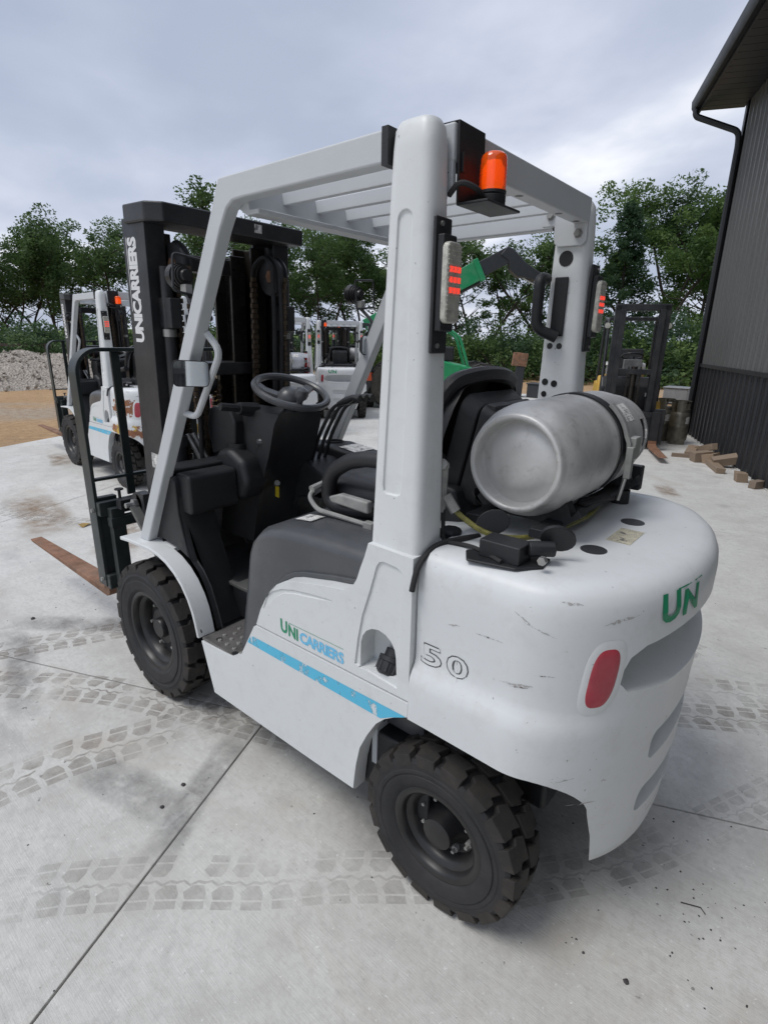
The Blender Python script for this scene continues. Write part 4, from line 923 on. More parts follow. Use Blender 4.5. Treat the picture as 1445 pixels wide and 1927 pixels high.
def earth():
    t = NT('earth'); v = t.coord('Object')
    c = t.mix(t.ramp(t.noise(v, .5, 6, .65), [(.3, 0.0), (.7, 1.0)]), (.46, .30, .16), (.58, .40, .23))
    c = t.mix(t.ramp(t.noise(v, .22, 5, .6), [(.50, 0.0), (.62, 1.0)]), c, (.46, .38, .29))
    c = t.mix(t.math('MULTIPLY', t.ramp(t.noise(v, 7, 6, .75), [(.4, 1.0), (.6, 0.0)]), .5), c, (.30, .19, .11))
    t.bsdf(c, .95, 0, t.bump(t.noise(v, 9, 7, .75), .9, .08), .2); return t.m
def grass():
    t = NT('field_grass'); v = t.coord('Object')
    c = t.mix(t.ramp(t.noise(v, .05, 6, .65), [(.3, 0.0), (.7, 1.0)]), (.10, .16, .03), (.20, .26, .07))
    c = t.mix(t.ramp(t.noise(v, 1.2, 6, .7), [(.35, .6), (.6, 0.0)]), c, (.06, .09, .02))
    t.bsdf(c, .95, 0, t.bump(t.noise(v, 3, 6, .75), .8, .1), .2); return t.m
EARTH = earth(); GRASS = grass()
JOINT = mat('joint_dirt', (.06, .055, .05), .95, var=.3, scale=20)
# terrain: one sheet out to the horizon, gentle swell far away
g = MB(); rad = [0, 30, 46, 60, 90, 140, 220, 400, 800, 1600]; rows = []
for r_ in rad:
    rows.append([(max(r_, .01) * math.cos(2 * math.pi * k / 48), max(r_, .01) * math.sin(2 * math.pi * k / 48), -.06 - (0 if r_ < 100 else .0)
                  + (0 if r_ < 200 else (5 + 4 * math.sin(k * .9) + 3 * math.sin(k * 2.3)) * min(1, (r_ - 140) / 500))) for k in range(48)])
g.grid(rows, closed=True); tag(g.build('ground', GRASS), kind='structure')
e_ = MB(); rows = []
for i in range(41):
    row = []
    for j in range(41):
        u = -6 + 46 * i / 40; v = -31 + 52 * j / 40
        p = uv(u, v); z = -.02 + .03 * noise.noise(p * .6) + .09 * abs(noise.noise(p * .25))
        if u < 8.1 and v > -17.6: z = -.05
        row.append((p.x, p.y, z))
    rows.append(row)
e_.grid(rows); tag(e_.build('dirt_ground', EARTH), kind='structure')
yard = MB(); c4 = [uv(-2.6, -17.4, -.014), uv(7.86, -17.4, -.014), uv(7.86, 11, -.014), uv(-2.6, 11, -.014)]; b4 = [q - Vector((0, 0, .08)) for q in c4]
yard.add(c4 + b4, [(0, 1, 2, 3), (0, 4, 5, 1), (1, 5, 6, 2), (2, 6, 7, 3), (3, 7, 4, 0)])
YARD = tag(yard.build('concrete_yard', JOINT), kind='structure')
us = [-2.56, 1.1, 4.68, 7.85]; vs_ = [-.12 + 3.6 * k for k in range(-4, 4)]; vs_ = [-17.35] + vs_ + [10.95]
for i in range(3):
    for j in range(len(vs_) - 1):
        gp = .0035
        u0, u1, v0, v1 = us[i] + gp, us[i + 1] - gp, vs_[j] + gp, vs_[j + 1] - gp
        q = [uv(u0, v0), uv(u1, v0), uv(u1, v1), uv(u0, v1)]
        mb = MB().add(q + [p - Vector((0, 0, .05)) for p in q], [(0, 1, 2, 3), (7, 6, 5, 4), (0, 4, 5, 1), (1, 5, 6, 2), (2, 6, 7, 3), (3, 7, 4, 0)])
        mb.build('slab', CONC, YARD, bevel=.003, seg=2)
# tyre prints: dusty lug marks pressed on the slabs
def print_mat(name, col, lo, hi):
    t = NT(name); v = t.coord()
    p = t.bsdf(col, .9, spec=.2)
    a = t.math('MULTIPLY', t.ramp(t.noise(v, 2.3, 4, .6), [(.36, lo), (.60, hi)]), t.ramp(t.noise(v, 16, 6, .75), [(.30, .35), (.60, 1.0)]))
    tr = t.n('ShaderNodeBsdfTransparent'); ms = t.n('ShaderNodeMixShader'); t.l(a, ms.inputs[0]); t.l(tr.outputs[0], ms.inputs[1]); t.l(p.outputs[0], ms.inputs[2]); t.l(ms.outputs[0], t.out.inputs[0])
    return t.m
PR_D = print_mat('tyre_print_dark', (.31, .275, .24), .0, .50)
PR_M = print_mat('tyre_print_mid', (.38, .36, .335), .0, .36)
def smear_mat(name, col, top):
    t = NT(name); v = t.coord(); p = t.bsdf(col, .9, spec=.2)
    at = t.n('ShaderNodeAttribute', attribute_name='fade')
    a = t.math('MULTIPLY', t.math('MULTIPLY', at.outputs['Fac'], top), t.ramp(t.noise(v, 6, 7, .75), [(.32, 0.0), (.66, 1.0)]))
    tr = t.n('ShaderNodeBsdfTransparent'); ms = t.n('ShaderNodeMixShader'); t.l(a, ms.inputs[0]); t.l(tr.outputs[0], ms.inputs[1]); t.l(p.outputs[0], ms.inputs[2]); t.l(ms.outputs[0], t.out.inputs[0])
    return t.m
PR_S = smear_mat('rubber_smear', (.20, .195, .195), .55)
PR_B = smear_mat('brown_stain', (.30, .20, .12), .7)
def resample(pts, step):
    pts = rpath([(a, b, 0) for a, b in pts], .5, 8); L = [0]
    for a, b in zip(pts, pts[1:]): L.append(L[-1] + (b - a).length)
    o = []; s_ = 0; i = 0
    while s_ < L[-1]:
        while i < len(L) - 2 and L[i + 1] < s_: i += 1
        t = (s_ - L[i]) / max(L[i + 1] - L[i], 1e-6); p = pts[i].lerp(pts[i + 1], t); d = (pts[i + 1] - pts[i]).normalized()
        o.append((p, d)); s_ += step
    return o
def track(pts, wd, pitch, m, z=.0012, drop=.06):
    mb = MB(); mb2 = MB(); rnd = random.Random(int(pts[0][0] * 100))
    hw = wd / 2
    shp = [(-.30, .95), (.42, .95), (.42, .70), (.42, .66), (.26, .20), (-.16, .20), (-.42, .44), (-.32, .66), (-.30, .70)]
    for p, d in resample(pts, pitch):
        n = Vector((-d.y, d.x, 0))
        for sg in (1, -1):
            if rnd.random() < drop: continue
            sh_ = 0 if sg > 0 else pitch * .5
            q = [p + d * (s_ * pitch + sh_) + n * sg * w_ * hw for s_, w_ in [(-.30, .64), (.40, .64), (.40, .46), (.24, .16), (-.16, .16), (-.42, .40)]]
            mb.add([(c.x, c.y, z) for c in q], [tuple(range(6))])
            q = [p + d * (s_ * pitch + sh_) + n * sg * w_ * hw for s_, w_ in [(-.28, .98), (.44, .98), (.40, .71), (-.30, .71)]]
            mb.add([(c.x, c.y, z) for c in q], [tuple(range(4))])
        # centre zigzag
        if rnd.random() > drop:
            q = [p + d * (s_ * pitch) + n * w_ * hw for s_, w_ in [(0, .04), (.25, -.10), (.5, .04), (.75, -.02), (1.0, .04), (1.0, -.04), (.75, -.12), (.5, -.06), (.25, -.2), (0, -.06)]]
            mb.add([(c.x, c.y, z) for c in q], [tuple(range(10))])
    o = mb.build('tyre_track', m, YARD); tag(o, kind='stuff'); return o
track([(1.52, 1.62), (1.50, 1.25), (1.466, 1.03), (1.362, .80), (1.284, .60), (1.2, .38), (1.12, .1)], .235, .098, PR_D)
track([(2.7, 1.35), (2.22, 1.03), (1.99, .84), (1.72, .67), (1.40, .53), (.9, .33)], .21, .092, PR_D)
track([(2.62, 1.05), (2.50, .80), (2.41, .62), (2.30, .39), (2.2, .1)], .20, .092, PR_D)
track([(1.25, 1.62), (1.0, 1.385), (.90, 1.26), (.66, 1.02), (.45, .85), (.29, .68), (-.1, .35)], .185, .088, PR_M)
track([(-.1, .42), (-.21, .27), (-.36, .09), (-.505, -.16), (-.65, -.46), (-.74, -.64), (-1.1, -1.4)], .15, .085, PR_M)
track([(-.1, -1.05), (-.37, -1.20), (-.52, -1.30), (-.66, -1.385), (-1.2, -1.7)], .22, .095, PR_M)
track([(-.15, -.80), (-.42, -.98), (-.56, -1.07), (-.68, -1.15), (-1.2, -1.5)], .19, .095, PR_D)
track([(5.6, .2), (4.9, -.05), (4.4, -.3), (3.9, -.6)], .2, .09, PR_M)
track([(1.5, -4.5), (1.2, -3.0), (.6, -2.0), (-.3, -1.6)], .2, .09, PR_M)
def smear(pts, wd, m, z=.0009):
    mb = MB(); rows = []; fd = []
    rs = resample(pts, .05)
    for i, (p, d) in enumerate(rs):
        n = Vector((-d.y, d.x, 0)); e = min(1, min(i, len(rs) - 1 - i) / (len(rs) * .25))
        rows.append([tuple((p + n * k * wd) + Vector((0, 0, z))) for k in (-.5, -.3, 0, .3, .5)]); fd += [0, .75 * e, e, .75 * e, 0]
    mb.grid(rows); me = bpy.data.meshes.new('rubber_smear'); me.from_pydata(mb.v, [], mb.f); me.materials.append(m)
    at = me.attributes.new('fade', 'FLOAT', 'POINT')
    for i, q in enumerate(fd): at.data[i].value = q
    o = bpy.data.objects.new('rubber_smear', me); COL.objects.link(o); o.parent = YARD; tag(o, kind='stuff')
smear([(2.90, .86), (2.55, .84), (2.1, .98), (1.8, 1.05)], .17, PR_S)
smear([(1.10, .38), (.92, .76), (.72, 1.10)], .15, PR_S)
smear([(1.40, 1.0), (1.10, .92), (.86, .88)], .20, PR_S)
smear([(2.9, .80), (2.45, .45), (2.1, .15)], .20, PR_S, .0007)
smear([(5.9, -.2), (5.0, -.15), (4.2, .1)], .5, PR_B)
smear([(4.6, -.5), (3.9, -.4), (3.4, .0)], .4, PR_B, .0007)
smear([(.9, -5.6), (.75, -5.3), (.6, -5.0)], .25, PR_B)
smear([(7.9, -1.3), (7.4, -1.2), (6.9, -1.0)], .3, PR_B)
smear([(.55, .42), (.1, .25), (-.35, .1)], .5, PR_S, .0006)
# loose bits of gravel and chips
CHIP = mat('dark_chip', (.06, .055, .055), .85, var=.4, scale=40)
rnd = random.Random(5)
gv = MB()
for k in range(260):
    if k < 70: px, py = rnd.gauss(-.62, .22), rnd.gauss(.02, .22)
    else:
        a = rnd.random(); px, py = rnd.uniform(-1.2, 6), rnd.uniform(-4, 1.7)
    s_ = rnd.uniform(.0015, .0045); m_ = [(px + s_ * rnd.uniform(.6, 1.4) * math.cos(t), py + s_ * rnd.uniform(.6, 1.4) * math.sin(t), .0) for t in (0, 1.05, 2.1, 3.14, 4.2, 5.2)]
    gv.add(m_ + [(px, py, s_ * .9)], [(0, 1, 6), (1, 2, 6), (2, 3, 6), (3, 4, 6), (4, 5, 6), (5, 0, 6)])
tag(gv.build('grit', CHIP), 'scattered dark grit lying on the pale concrete', 'grit', kind='stuff')
def stone(p, s_, label):
    mb = MB().lathe([(0, 0), (s_, .1 * s_), (s_ * 1.05, .5 * s_), (s_ * .6, .95 * s_), (0, 1.05 * s_)], (p[0], p[1], 0), 'z', 7)
    mb.v = [(x + rnd.uniform(-.25, .25) * s_, y + rnd.uniform(-.25, .25) * s_, max(0, z)) for x, y, z in mb.v]
    tag(mb.build('pebble', CHIP), label, 'pebble')
stone((-.525, .38), .007, 'dark pebble lying alone on clean concrete behind the rear tyre')
stone((2.824, .691), .011, 'dark pebble lying on concrete below the near fork')
stone((.985, .791), .008, 'dark pebble on concrete beside the slab joint')
stone((.948, .898), .007, 'smaller dark pebble lying next to the slab joint')
MB_ = MB().tube([(-.584, .044, .004), (-.635, .022, .004), (-.650, .036, .004)], .0016, 5).build('wire', CHIP); tag(MB_, 'thin bent wire lying on the concrete behind the counterweight', 'wire')
LEAF = mat('dry_leaf', (.33, .22, .07), .8, var=.3, scale=40)
mb = MB().add([(4.30, -.20, .004), (4.33, -.27, .018), (4.36, -.30, .006), (4.40, -.25, .014), (4.37, -.19, .022), (4.34, -.22, .012)], [(0, 1, 5), (1, 2, 5), (2, 3, 5), (3, 4, 5), (4, 0, 5)])
tag(mb.build('dry_leaf', LEAF), 'dry yellow leaf lying on the concrete in front of the forks', 'leaf')
# ================================================================ metal-clad building along the right of the yard
def clad(name, lo, hi, base):
    t = NT(name); v = t.coord()
    c = t.mix(t.noise(v, 1.2, 5), lo, hi)
    c = t.mix(t.math('MULTIPLY', t.ramp(t.noise(t.mapping(v, (4, 4, .6)), 3, 6, .7), [(.5, 0.0), (.75, 1.0)]), .3), c, base)
    t.bsdf(c, t.math('ADD', t.math('MULTIPLY', t.noise(v, 5, 4), .15), .38), 0, None, .5); return t.m
CLAD_G = clad('grey_steel_cladding', (.096, .097, .094), (.118, .119, .115), (.15, .147, .14))
CLAD_B = clad('black_steel_cladding', (.012, .013, .016), (.019, .020, .023), (.035, .033, .03))
TRIM = clad('black_trim', (.014, .015, .018), (.022, .023, .026), (.04, .04, .04))
BW0, BW1 = -.15, -6.165
VB = EV.dot(Vector((BW0, BW1, 0))); UB = EU.dot(Vector((BW0, BW1, 0)))   # wall line u = UB
VC = VB - 4.35                                                            # far corner
VN = 8.5                                                                  # the wall runs on past the camera
BLD = empty('building', uv(UB, VC)); BLD.rotation_euler = (0, 0, GA)       # local x = away from the wall into the yard, y = along the wall to the camera
LW = VN - VC
def rib_profile(y0, y1, pitch=.2286, base=0.0, h=.022):
    pts = []; y = y0
    while y < y1 - 1e-6:
        for a, d in ((0, 0), (.30, 0), (.38, h), (.52, h), (.60, 0), (.78, 0), (.80, h * .3), (.84, h * .3), (.86, 0)):
            yy = y + a * pitch
            if yy <= y1: pts.append((base + d, yy))
        y += pitch
    pts.append((base, y1)); return pts
def clad_panel(name, m, y0, y1, z0, z1, base, xdir=True):
    pr = rib_profile(y0, y1, base=base)
    if xdir: rows = [[(x, y, z) for x, y in pr] for z in (z0, z1)]
    else: rows = [[(-y, -x, z) for x, y in pr] for z in (z0, z1)]
    return MB().grid(rows, smooth=False).build(name, m, BLD, sharp=20)
WH, EH = 1.27, 5.42
n_ = 0; y = .06
while y < LW:
    y1 = min(y + .9144, LW)
    clad_panel('wainscot_panel', CLAD_B, y, y1, .02, WH, .004); clad_panel('wall_panel', CLAD_G, y, y1, WH + .05, EH + .1, .0); y = y1
y = .06
while y < 12:
    clad_panel('wainscot_panel', CLAD_B, y, y + .9144, .02, WH, .004, False); clad_panel('wall_panel', CLAD_G, y, y + .9144, WH + .05, EH + .1, .0, False); y += .9144
MB().box(-12, -.004, .004, LW, .0, EH + .12).build('wall_core', TRIM, BLD)
MB().box(.0, .045, .0, LW, WH - .002, WH + .055).box(-12, .0, -.045, .0, WH - .002, WH + .055).build('wainscot_trim', TRIM, BLD)
MB().prism([(.042, -.042), (.042, .07), (.03, .07), (.03, -.03), (-.07, -.03), (-.07, -.042)], 'z', 0, EH + .1).build('corner_trim', TRIM, BLD)
MB().box(-12, .02, -.02, LW, -.3, .02).build('footing', CONC, BLD)
OV = .70; GE = .22                                                         # eave overhang and gable overhang
RF = MB().prism([(OV + .02, EH + .12), (-6, EH + 2.1), (-12.7, EH + .05), (-12.7, EH + .15), (-6, EH + 2.22), (OV + .02, EH + .22)], 'y', -GE - .05, LW).build('roof', TRIM, BLD)
k = 0; y = -GE
while y < LW:                                                               # soffit boards
    MB().box(.02, OV - .02, y + .004, y + .20, EH + .0, EH + .012).build('soffit_panel', TRIM, BLD, bevel=.003, seg=1); y += .204
MB().box(OV - .02, OV + .01, -GE - .03, LW, EH - .03, EH + .16).build('fascia', TRIM, BLD)
MB().prism([(OV + .01, EH + .16), (OV + .01, EH + .02), (OV + .08, EH + .0), (OV + .115, EH + .05), (OV + .125, EH + .155), (OV + .11, EH + .16), (OV + .095, EH + .06), (OV + .07, EH + .02), (OV + .025, EH + .035), (OV + .025, EH + .16)], 'y', -GE - .04, LW).build('gutter', TRIM, BLD, bevel=.003)
MB().tube(rpath([(OV + .06, -GE + .10, EH + .03), (OV + .06, -GE + .10, EH - .10), (.10, .06, EH - .42), (.075, .06, EH - .60), (.075, .06, .15), (.16, .06, .06)], .14, 5), .048, 8).build('downspout', TRIM, BLD)
tag(BLD, 'dark grey and black ribbed metal building with gutter and downspout', 'building')

# ================================================================ main truck, its bottle, the copies parked behind
MAIN = make_truck()
tag(MAIN, 'white forklift with orange beacon and scuffed counterweight carrying a silver gas bottle', 'forklift', 'white forklifts parked in the yard')
TANK = make_tank()
tag(TANK, 'dull silver gas bottle strapped across the scuffed white counterweight', 'gas bottle', 'gas bottles strapped on forklifts')
NS = ('hose_fitting', 'gas_hose', 'bottle_label', 'logo_line')
def place(root, x, y, rz, sc=1.0): root.location = (x, y, 0); root.rotation_euler = (0, 0, R(rz)); root.scale = (sc, sc, sc); return root
def local(root, p):
    a = root.rotation_euler.z; s_ = root.scale[0]; return (root.location.x + s_ * (p[0] * math.cos(a) - p[1] * math.sin(a)), root.location.y + s_ * (p[0] * math.sin(a) + p[1] * math.cos(a)), p[2] * s_)
def recolour(root, name, m):
    for c in kids(root):
        if c.name.split('.')[0] == name:
            c.material_slots[0].link = 'OBJECT'; c.material_slots[0].material = m
LT = place(copy_tree(MAIN, skip=('strap', 'latch', 'latch_bar', 'latch_rod', 'strap_tail', 'gas_hose', 'grip_stud', 'mirror')), 5.36, -1.63, -4, .985)
tag(LT, 'white forklift with large rust patches on its counterweight and no gas bottle', 'forklift', 'white forklifts parked in the yard')
recolour(LT, 'counterweight', WHITE_RUST)
A_ = place(copy_tree(MAIN, skip=('grip_stud', 'mirror')), 6.90, -4.76, -34, .94)
tag(A_, 'clean white forklift carrying a pale grey gas bottle behind the steering wheel', 'forklift', 'white forklifts parked in the yard')
B_ = place(copy_tree(MAIN, skip=('strap', 'latch', 'latch_bar', 'latch_rod', 'strap_tail', 'gas_hose', 'grip_stud', 'mirror')), 7.75, -7.0, -41, .95)
tag(B_, 'clean white forklift without gas bottle beside the black and orange forklift', 'forklift', 'white forklifts parked in the yard')
WHITE_CLEAN = white_paint('white_paint_clean', (.74, .75, .755))
for o in (A_, B_): recolour(o, 'counterweight', WHITE_CLEAN)
GREYB = mat('grey_painted_bottle', (.40, .41, .44), .45, .1, var=.12, dust=.2)
TA = copy_tree(TANK); TA.location = local(A_, TANK.location); TA.rotation_euler = A_.rotation_euler; TA.scale = A_.scale
tag(TA, 'pale grey gas bottle strapped on a clean white forklift', 'gas bottle', 'gas bottles strapped on forklifts')
for c in kids(TA):
    if c.name.startswith(('body', 'collar')): c.material_slots[0].link = 'OBJECT'; c.material_slots[0].material = GREYB
# black and orange truck: same kind of machine in another livery
O_ = place(copy_tree(MAIN, skip=('grip_stud', 'mirror', 'letter', 'letters', 'digit', 'digit_fill', 'blue_stripe', 'warning_label', 'tail_lamp', 'lamp_surround')), 8.97, -8.66, -44, .96)
tag(O_, 'black and orange forklift with white lettering on its counterweight', 'forklift')
for nm in ('counterweight', 'side_panel', 'radiator_cover'): recolour(O_, nm, CHAR)
for nm in ('hood_side_panel', 'front_mudguard'): recolour(O_, nm, ORANGE)
for c in kids(O_):
    if c.name.startswith('overhead_guard'):
        for d in kids(c):
            if d.name.startswith(('rear_pillar', 'side_frame', 'roof_bar', 'rear_beam', 'front_beam')): d.material_slots[0].link = 'OBJECT'; d.material_slots[0].material = CHAR
KO = [c for c in kids(O_) if c.name.startswith('counterweight')][0]
bnd = MB(); bnd.grid([[cw_pt(2 * i / 60, z, .006) for i in range(61)] for z in (.70, .74, .80, .86, .90)]); bnd.build('orange_band', ORANGE, KO)
letters('TOYOTA', .1, lambda a, b: cw_pt(.62 + a, .975 + b, .004), 'counterweight_lettering', WHITEP, KO, .003, spacing=1.15, fit=(.76, .07))
TB = copy_tree(TANK); TB.location = local(O_, TANK.location); TB.rotation_euler = O_.rotation_euler; TB.scale = O_.scale
tag(TB, 'silver gas bottle strapped on the black and orange forklift', 'gas bottle', 'gas bottles strapped on forklifts')
# red fire extinguisher on the clean truck
fe = MB().lathe([(0, 0), (.05, 0), (.055, .01), (.055, .24), (.04, .29), (.02, .31), (.02, .34), (0, .34)], (0, 0, 0), 'z', 18)
FE = fe.build('fire_extinguisher', mat('red_paint', (.50, .015, .015), .35)); MB().box(-.03, .06, -.012, .012, .34, .37).tube([(.03, 0, .33), (.08, .0, .22), (.07, 0, .06)], .009, 6).build('nozzle', BLACK, FE)
FE.location = local(A_, (.10, -.40, 1.125)); FE.location.z = 1.055; tag(FE, 'red fire extinguisher standing beside the pillar of a clean white forklift', 'extinguisher')

# ================================================================ yellow and black truck facing the yard
def make_small_truck():
    T = empty('compact_forklift'); BL = MAST
    for sg in (1, -1):
        for nm, x0, x1, yo, yi, z1 in (('outer_upright', .22, .36, .40, .31, 2.22), ('inner_upright', .27, .41, .32, .24, 2.16)):
            t = .016; c = [(x0, yo), (x1, yo), (x1, yi), (x1 - t, yi), (x1 - t, yo - t), (x0 + t, yo - t), (x0 + t, yi), (x0, yi)]
            MB().prism([(a, sg * b) for a, b in c], 'z', .10, z1).build(nm, BL, T, .004)
        MB().tube([(.25, sg * .345, .2), (.25, sg * .345, 1.9)], .03, 10).build('lift_cylinder', GREASE, T)
        MB().lathe([(0, -.02), (.05, -.02), (.05, .02), (0, .02)], (.25, sg * .30, 2.17), 'y', 16).build('chain_sheave', BL, T)
        w_ = tyre_mb(.27, .17, .15, 1).build('front_wheel', RUBBER, T, loc=(0, sg * .41, .27)); lg = MB(); lug_ring(lg, .285, .085, 18, .25); lg.build('tread', TREAD, w_)
        MB().lathe([(.152, -.04), (.15, .05), (.10, .02), (.05, .03), (0, .04)], seg=20).build('rim', RIM, w_)
        w_ = tyre_mb(.22, .14, .12, 1).build('rear_wheel', RUBBER, T, loc=(-1.15, sg * .38, .22)); MB().lathe([(.122, -.04), (.12, .05), (.05, .03), (0, .04)], seg=20).build('rim', RIM, w_)
        MB().tube(rpath([(.06, sg * .44, .75), (-.22, sg * .43, 2.02), (-1.05, sg * .42, 2.08), (-1.15, sg * .44, .95)], .12), .028, 8).build('guard_post', BL, T)
        MB().lathe([(0, -.03), (.05, -.02), (.058, .02), (.05, .03), (0, .032)], (-.05, sg * .46, 1.93), 'x', 18).build('head_lamp', BL, T)
        MB().lathe([(0, .034), (.046, .032)], (-.05, sg * .46, 1.93), 'x', 18).build('lamp_glass', CLEAR, T)
        MB().prism([(.22, .30), (.24, .62), (.12, .75), (-.12, .78), (-.18, .60), (-.9, .58), (-.9, .18), (-.20, .18)], 'y', sg * .32, sg * .50).build('side_body', YELLOW, T, bevel=.03)
        MB().prism([(-.10, .78), (-.25, .80), (-.42, 1.05), (-.40, 1.10), (-.26, 1.12), (-.14, .98)], 'y', sg * .36, sg * .49).build('grab_body', YELLOW, T, bevel=.03)
        F_ = [(.52, .16), (.52, .06), (.56, .04), (1.45, .075), (1.60, .082), (1.60, .09), (.60, .09), (.565, .11), (.56, .16)]
        fk = MB().prism(F_, 'y', sg * .40 - .06, sg * .40 + .06).build('fork', RUST, T, bevel=.006); MB().box(.519, .561, sg * .40 - .06, sg * .40 + .06, .159, .62).build('fork_shank', BL, fk, bevel=.004)
    MB().box(.22, .36, -.40, .40, 2.14, 2.24).build('top_beam', BL, T, .008); MB().box(.24, .38, -.30, .30, 1.18, 1.26).build('cross_member', BL, T, .006); MB().box(.24, .38, -.30, .30, .5, .6).build('cross_member', BL, T, .006)
    MB().tube([(.32, .0, .15), (.32, .0, 1.3)], .05, 14).build('free_lift_cylinder', GREASE, T)
    for y in (-.09, .09):
        ch = MB(); chain(ch, .37, y, .4, 1.3, .03); ch.build('lift_chain', GREASE, T)
    MB().box(.44, .50, -.47, .47, .12, .20).box(.44, .50, -.47, .47, .52, .60).box(.42, .46, -.36, -.26, .12, .60).box(.42, .46, .26, .36, .12, .60).build('carriage', BL, T, .005)
    for y in (-.45, .45): MB().box(.46, .53, y - .08, y + .08, .10, .66).build('carriage_end', BL, T, .008)
    MB().box(-1.25, .12, -.34, .34, .2, .60).build('chassis', BL, T, .02)
    MB().prism([(.10, .60), (.14, .95), (.02, 1.12), (-.12, 1.12), (-.16, .60)], 'y', -.46, .46).build('cowl', BL, T, bevel=.03)
    MB().prism([(-.5, .60), (-.5, .95), (-1.1, 1.0), (-1.5, .98), (-1.6, .85), (-1.6, .30), (-1.2, .25), (-.9, .58)], 'y', -.47, .47).build('counterweight', YELLOW, T, bevel=.06, seg=3)
    MB().box(-.62, -.12, -.25, .25, 1.0, 1.1).build('seat', SEAT, T, .04, 3); MB().prism([(-.62, 1.05), (-.78, 1.55), (-.70, 1.57), (-.52, 1.08)], 'y', -.24, .24).build('backrest', SEAT, T, .03)
    MB().tube([(-.16 + .14 * .92 * math.cos(a) - .0, .14 * 1.2 * math.sin(a), 1.45 + .05 * math.cos(a)) for a in [2 * math.pi * k / 32 for k in range(32)]], .013, 8, closed=True).build('steering_wheel', BL, T)
    MB().tube([(.0, 0, 1.0), (-.16, 0, 1.44)], .045, 10).build('steering_column', BL, T); MB().box(-.06, .06, -.14, .14, 1.22, 1.40).build('display_box', GREYST, T, .01)
    for y in (-.30, -.15, 0, .15, .30): MB().box(-1.05, -.22, y - .012, y + .012, 2.05, 2.08).build('roof_bar', BL, T)
    MB().box(-.25, -.19, -.43, .43, 2.01, 2.07).build('front_roof_beam', BL, T, .01); MB().box(-1.1, -1.04, -.42, .42, 2.05, 2.10).build('rear_roof_beam', BL, T, .01)
    q = MB(); q.add([(.145, .24, .82), (.145, .32, .82), (.12, .32, .93), (.12, .24, .93)], [(0, 1, 2, 3)]); q.build('warning_label', LABEL, T)
    return T
YT = make_small_truck(); hp_ = Vector((2.01, -7.77, 0)) - EV * .50
YT.location = hp_; YT.rotation_euler = (0, 0, math.atan2(EV.y, EV.x))
tag(YT, 'black masted yellow forklift with its forks down, facing out beside the metal building', 'forklift', 'yellow forklifts')
TY = copy_tree(TANK); yr = YT.rotation_euler.z; TY.location = (hp_.x - 1.15 * EV.x, hp_.y - 1.15 * EV.y, 1.02); TY.rotation_euler = (0, 0, yr)
tag(TY, 'silver gas bottle lying on the back of the yellow forklift beside the building', 'gas bottle', 'gas bottles strapped on forklifts')
Y2 = copy_tree(YT); Y2.location = (8.05, -3.55, 0); Y2.rotation_euler = (0, 0, R(-38)); tag(Y2, 'yellow forklift half hidden behind the mast of the nearest white forklift', 'forklift', 'yellow forklifts')

# ================================================================ green telescopic handler
def make_handler():
    T = empty('telescopic_handler'); s_ = .01392
    X = lambda px: (px - 850) * s_
    Z = lambda py: 1.642 - (py - 640) * s_
    def beam(p, q, h, wd, name, m, parent=T):
        p = Vector((p[0], 0, p[1])); q = Vector((q[0], 0, q[1])); d = (q - p).normalized(); n = Vector((-d.z, 0, d.x)) * h / 2
        return MB().prism([(a.x, a.z) for a in (p + n, q + n, q - n, p - n)], 'y', -wd / 2, wd / 2).build(name, m, parent, bevel=.015)
    b = beam((-2.24, 1.90), (.55, 3.33), .46, .34, 'boom', GREENM); beam((.46, 3.285), (.58, 3.345), .54, .40, 'boom_collar', GREENM, b)
    beam((.40, 3.25), (1.31, 3.72), .36, .26, 'boom_extension', CHAR)
    MB().prism([(1.02, 3.67), (1.17, 3.85), (1.32, 3.82), (1.63, 3.53), (2.12, 3.23), (2.08, 3.08), (1.66, 3.17), (1.49, 3.18), (1.29, 3.33), (1.23, 3.54)], 'y', -.15, .15).build('boom_head', CHAR, T, bevel=.02)
    MB().tube([(1.66, .0, 3.17), (1.98, 0, 3.02)], .03, 8).build('tilt_cylinder', STEEL, T)
    MB().tube([(-.8, .0, 2.36), (.58, 0, 3.06)], .05, 8).build('boom_hose_guard', CHAR, T)
    MB().prism([(X(720), .55), (X(720), 1.15), (X(800), 1.25), (-.01, 1.10), (.42, 1.02), (.48, .93), (.48, .55)], 'y', -.85, .85).build('body', GREENM, T, bevel=.05)
    MB().prism([(-.06, 1.08), (.10, 1.08), (.10, .85), (-.06, .85)], 'y', -.90, -.852).build('body_rib', GREENM, T, bevel=.01)
    for y in (-.80, -.02):
        MB().tube(rpath([(X(765), y, 1.2), (X(775), y, 1.89), (-.16, y, 1.88), (.06, y, 1.72), (.30, y, 1.02)], .2), .035, 8).build('cab_post', GREENM, T)
    MB().box(X(780), X(846), -.78, -.04, 1.15, 1.5).build('cab_seat', BLACK, T, .05)
    for x in (.70, X(735)):
        for sg in (1, -1):
            w_ = tyre_mb(.55, .36, .26, 1).build('wheel', mat('dusty_tyre', (.07, .065, .055), .9, var=.3, dust=.5, dustcol=(.16, .14, .11)), T, loc=(x, sg * .78, .56))
            if sg < 0: w_.rotation_euler = (0, 0, math.pi)
            lg = MB(); lug_ring(lg, .57, .18, 16, .51); lg.build('tread', TREAD, w_); MB().lathe([(.262, -.1), (.26, .12), (.20, .06), (.08, .10), (0, .1)], seg=20).build('rim', mat('hub_grey', (.14, .13, .11), .7), w_)
    MB().tube([(X(735), 0, .5), (X(898), 0, .5)], .12, 8).build('axle_frame', CHAR, T)
    return T
GH = make_handler(); GH.location = (7.45, -10.84, 0); GH.rotation_euler = (0, 0, math.atan2(cr.y, cr.x))
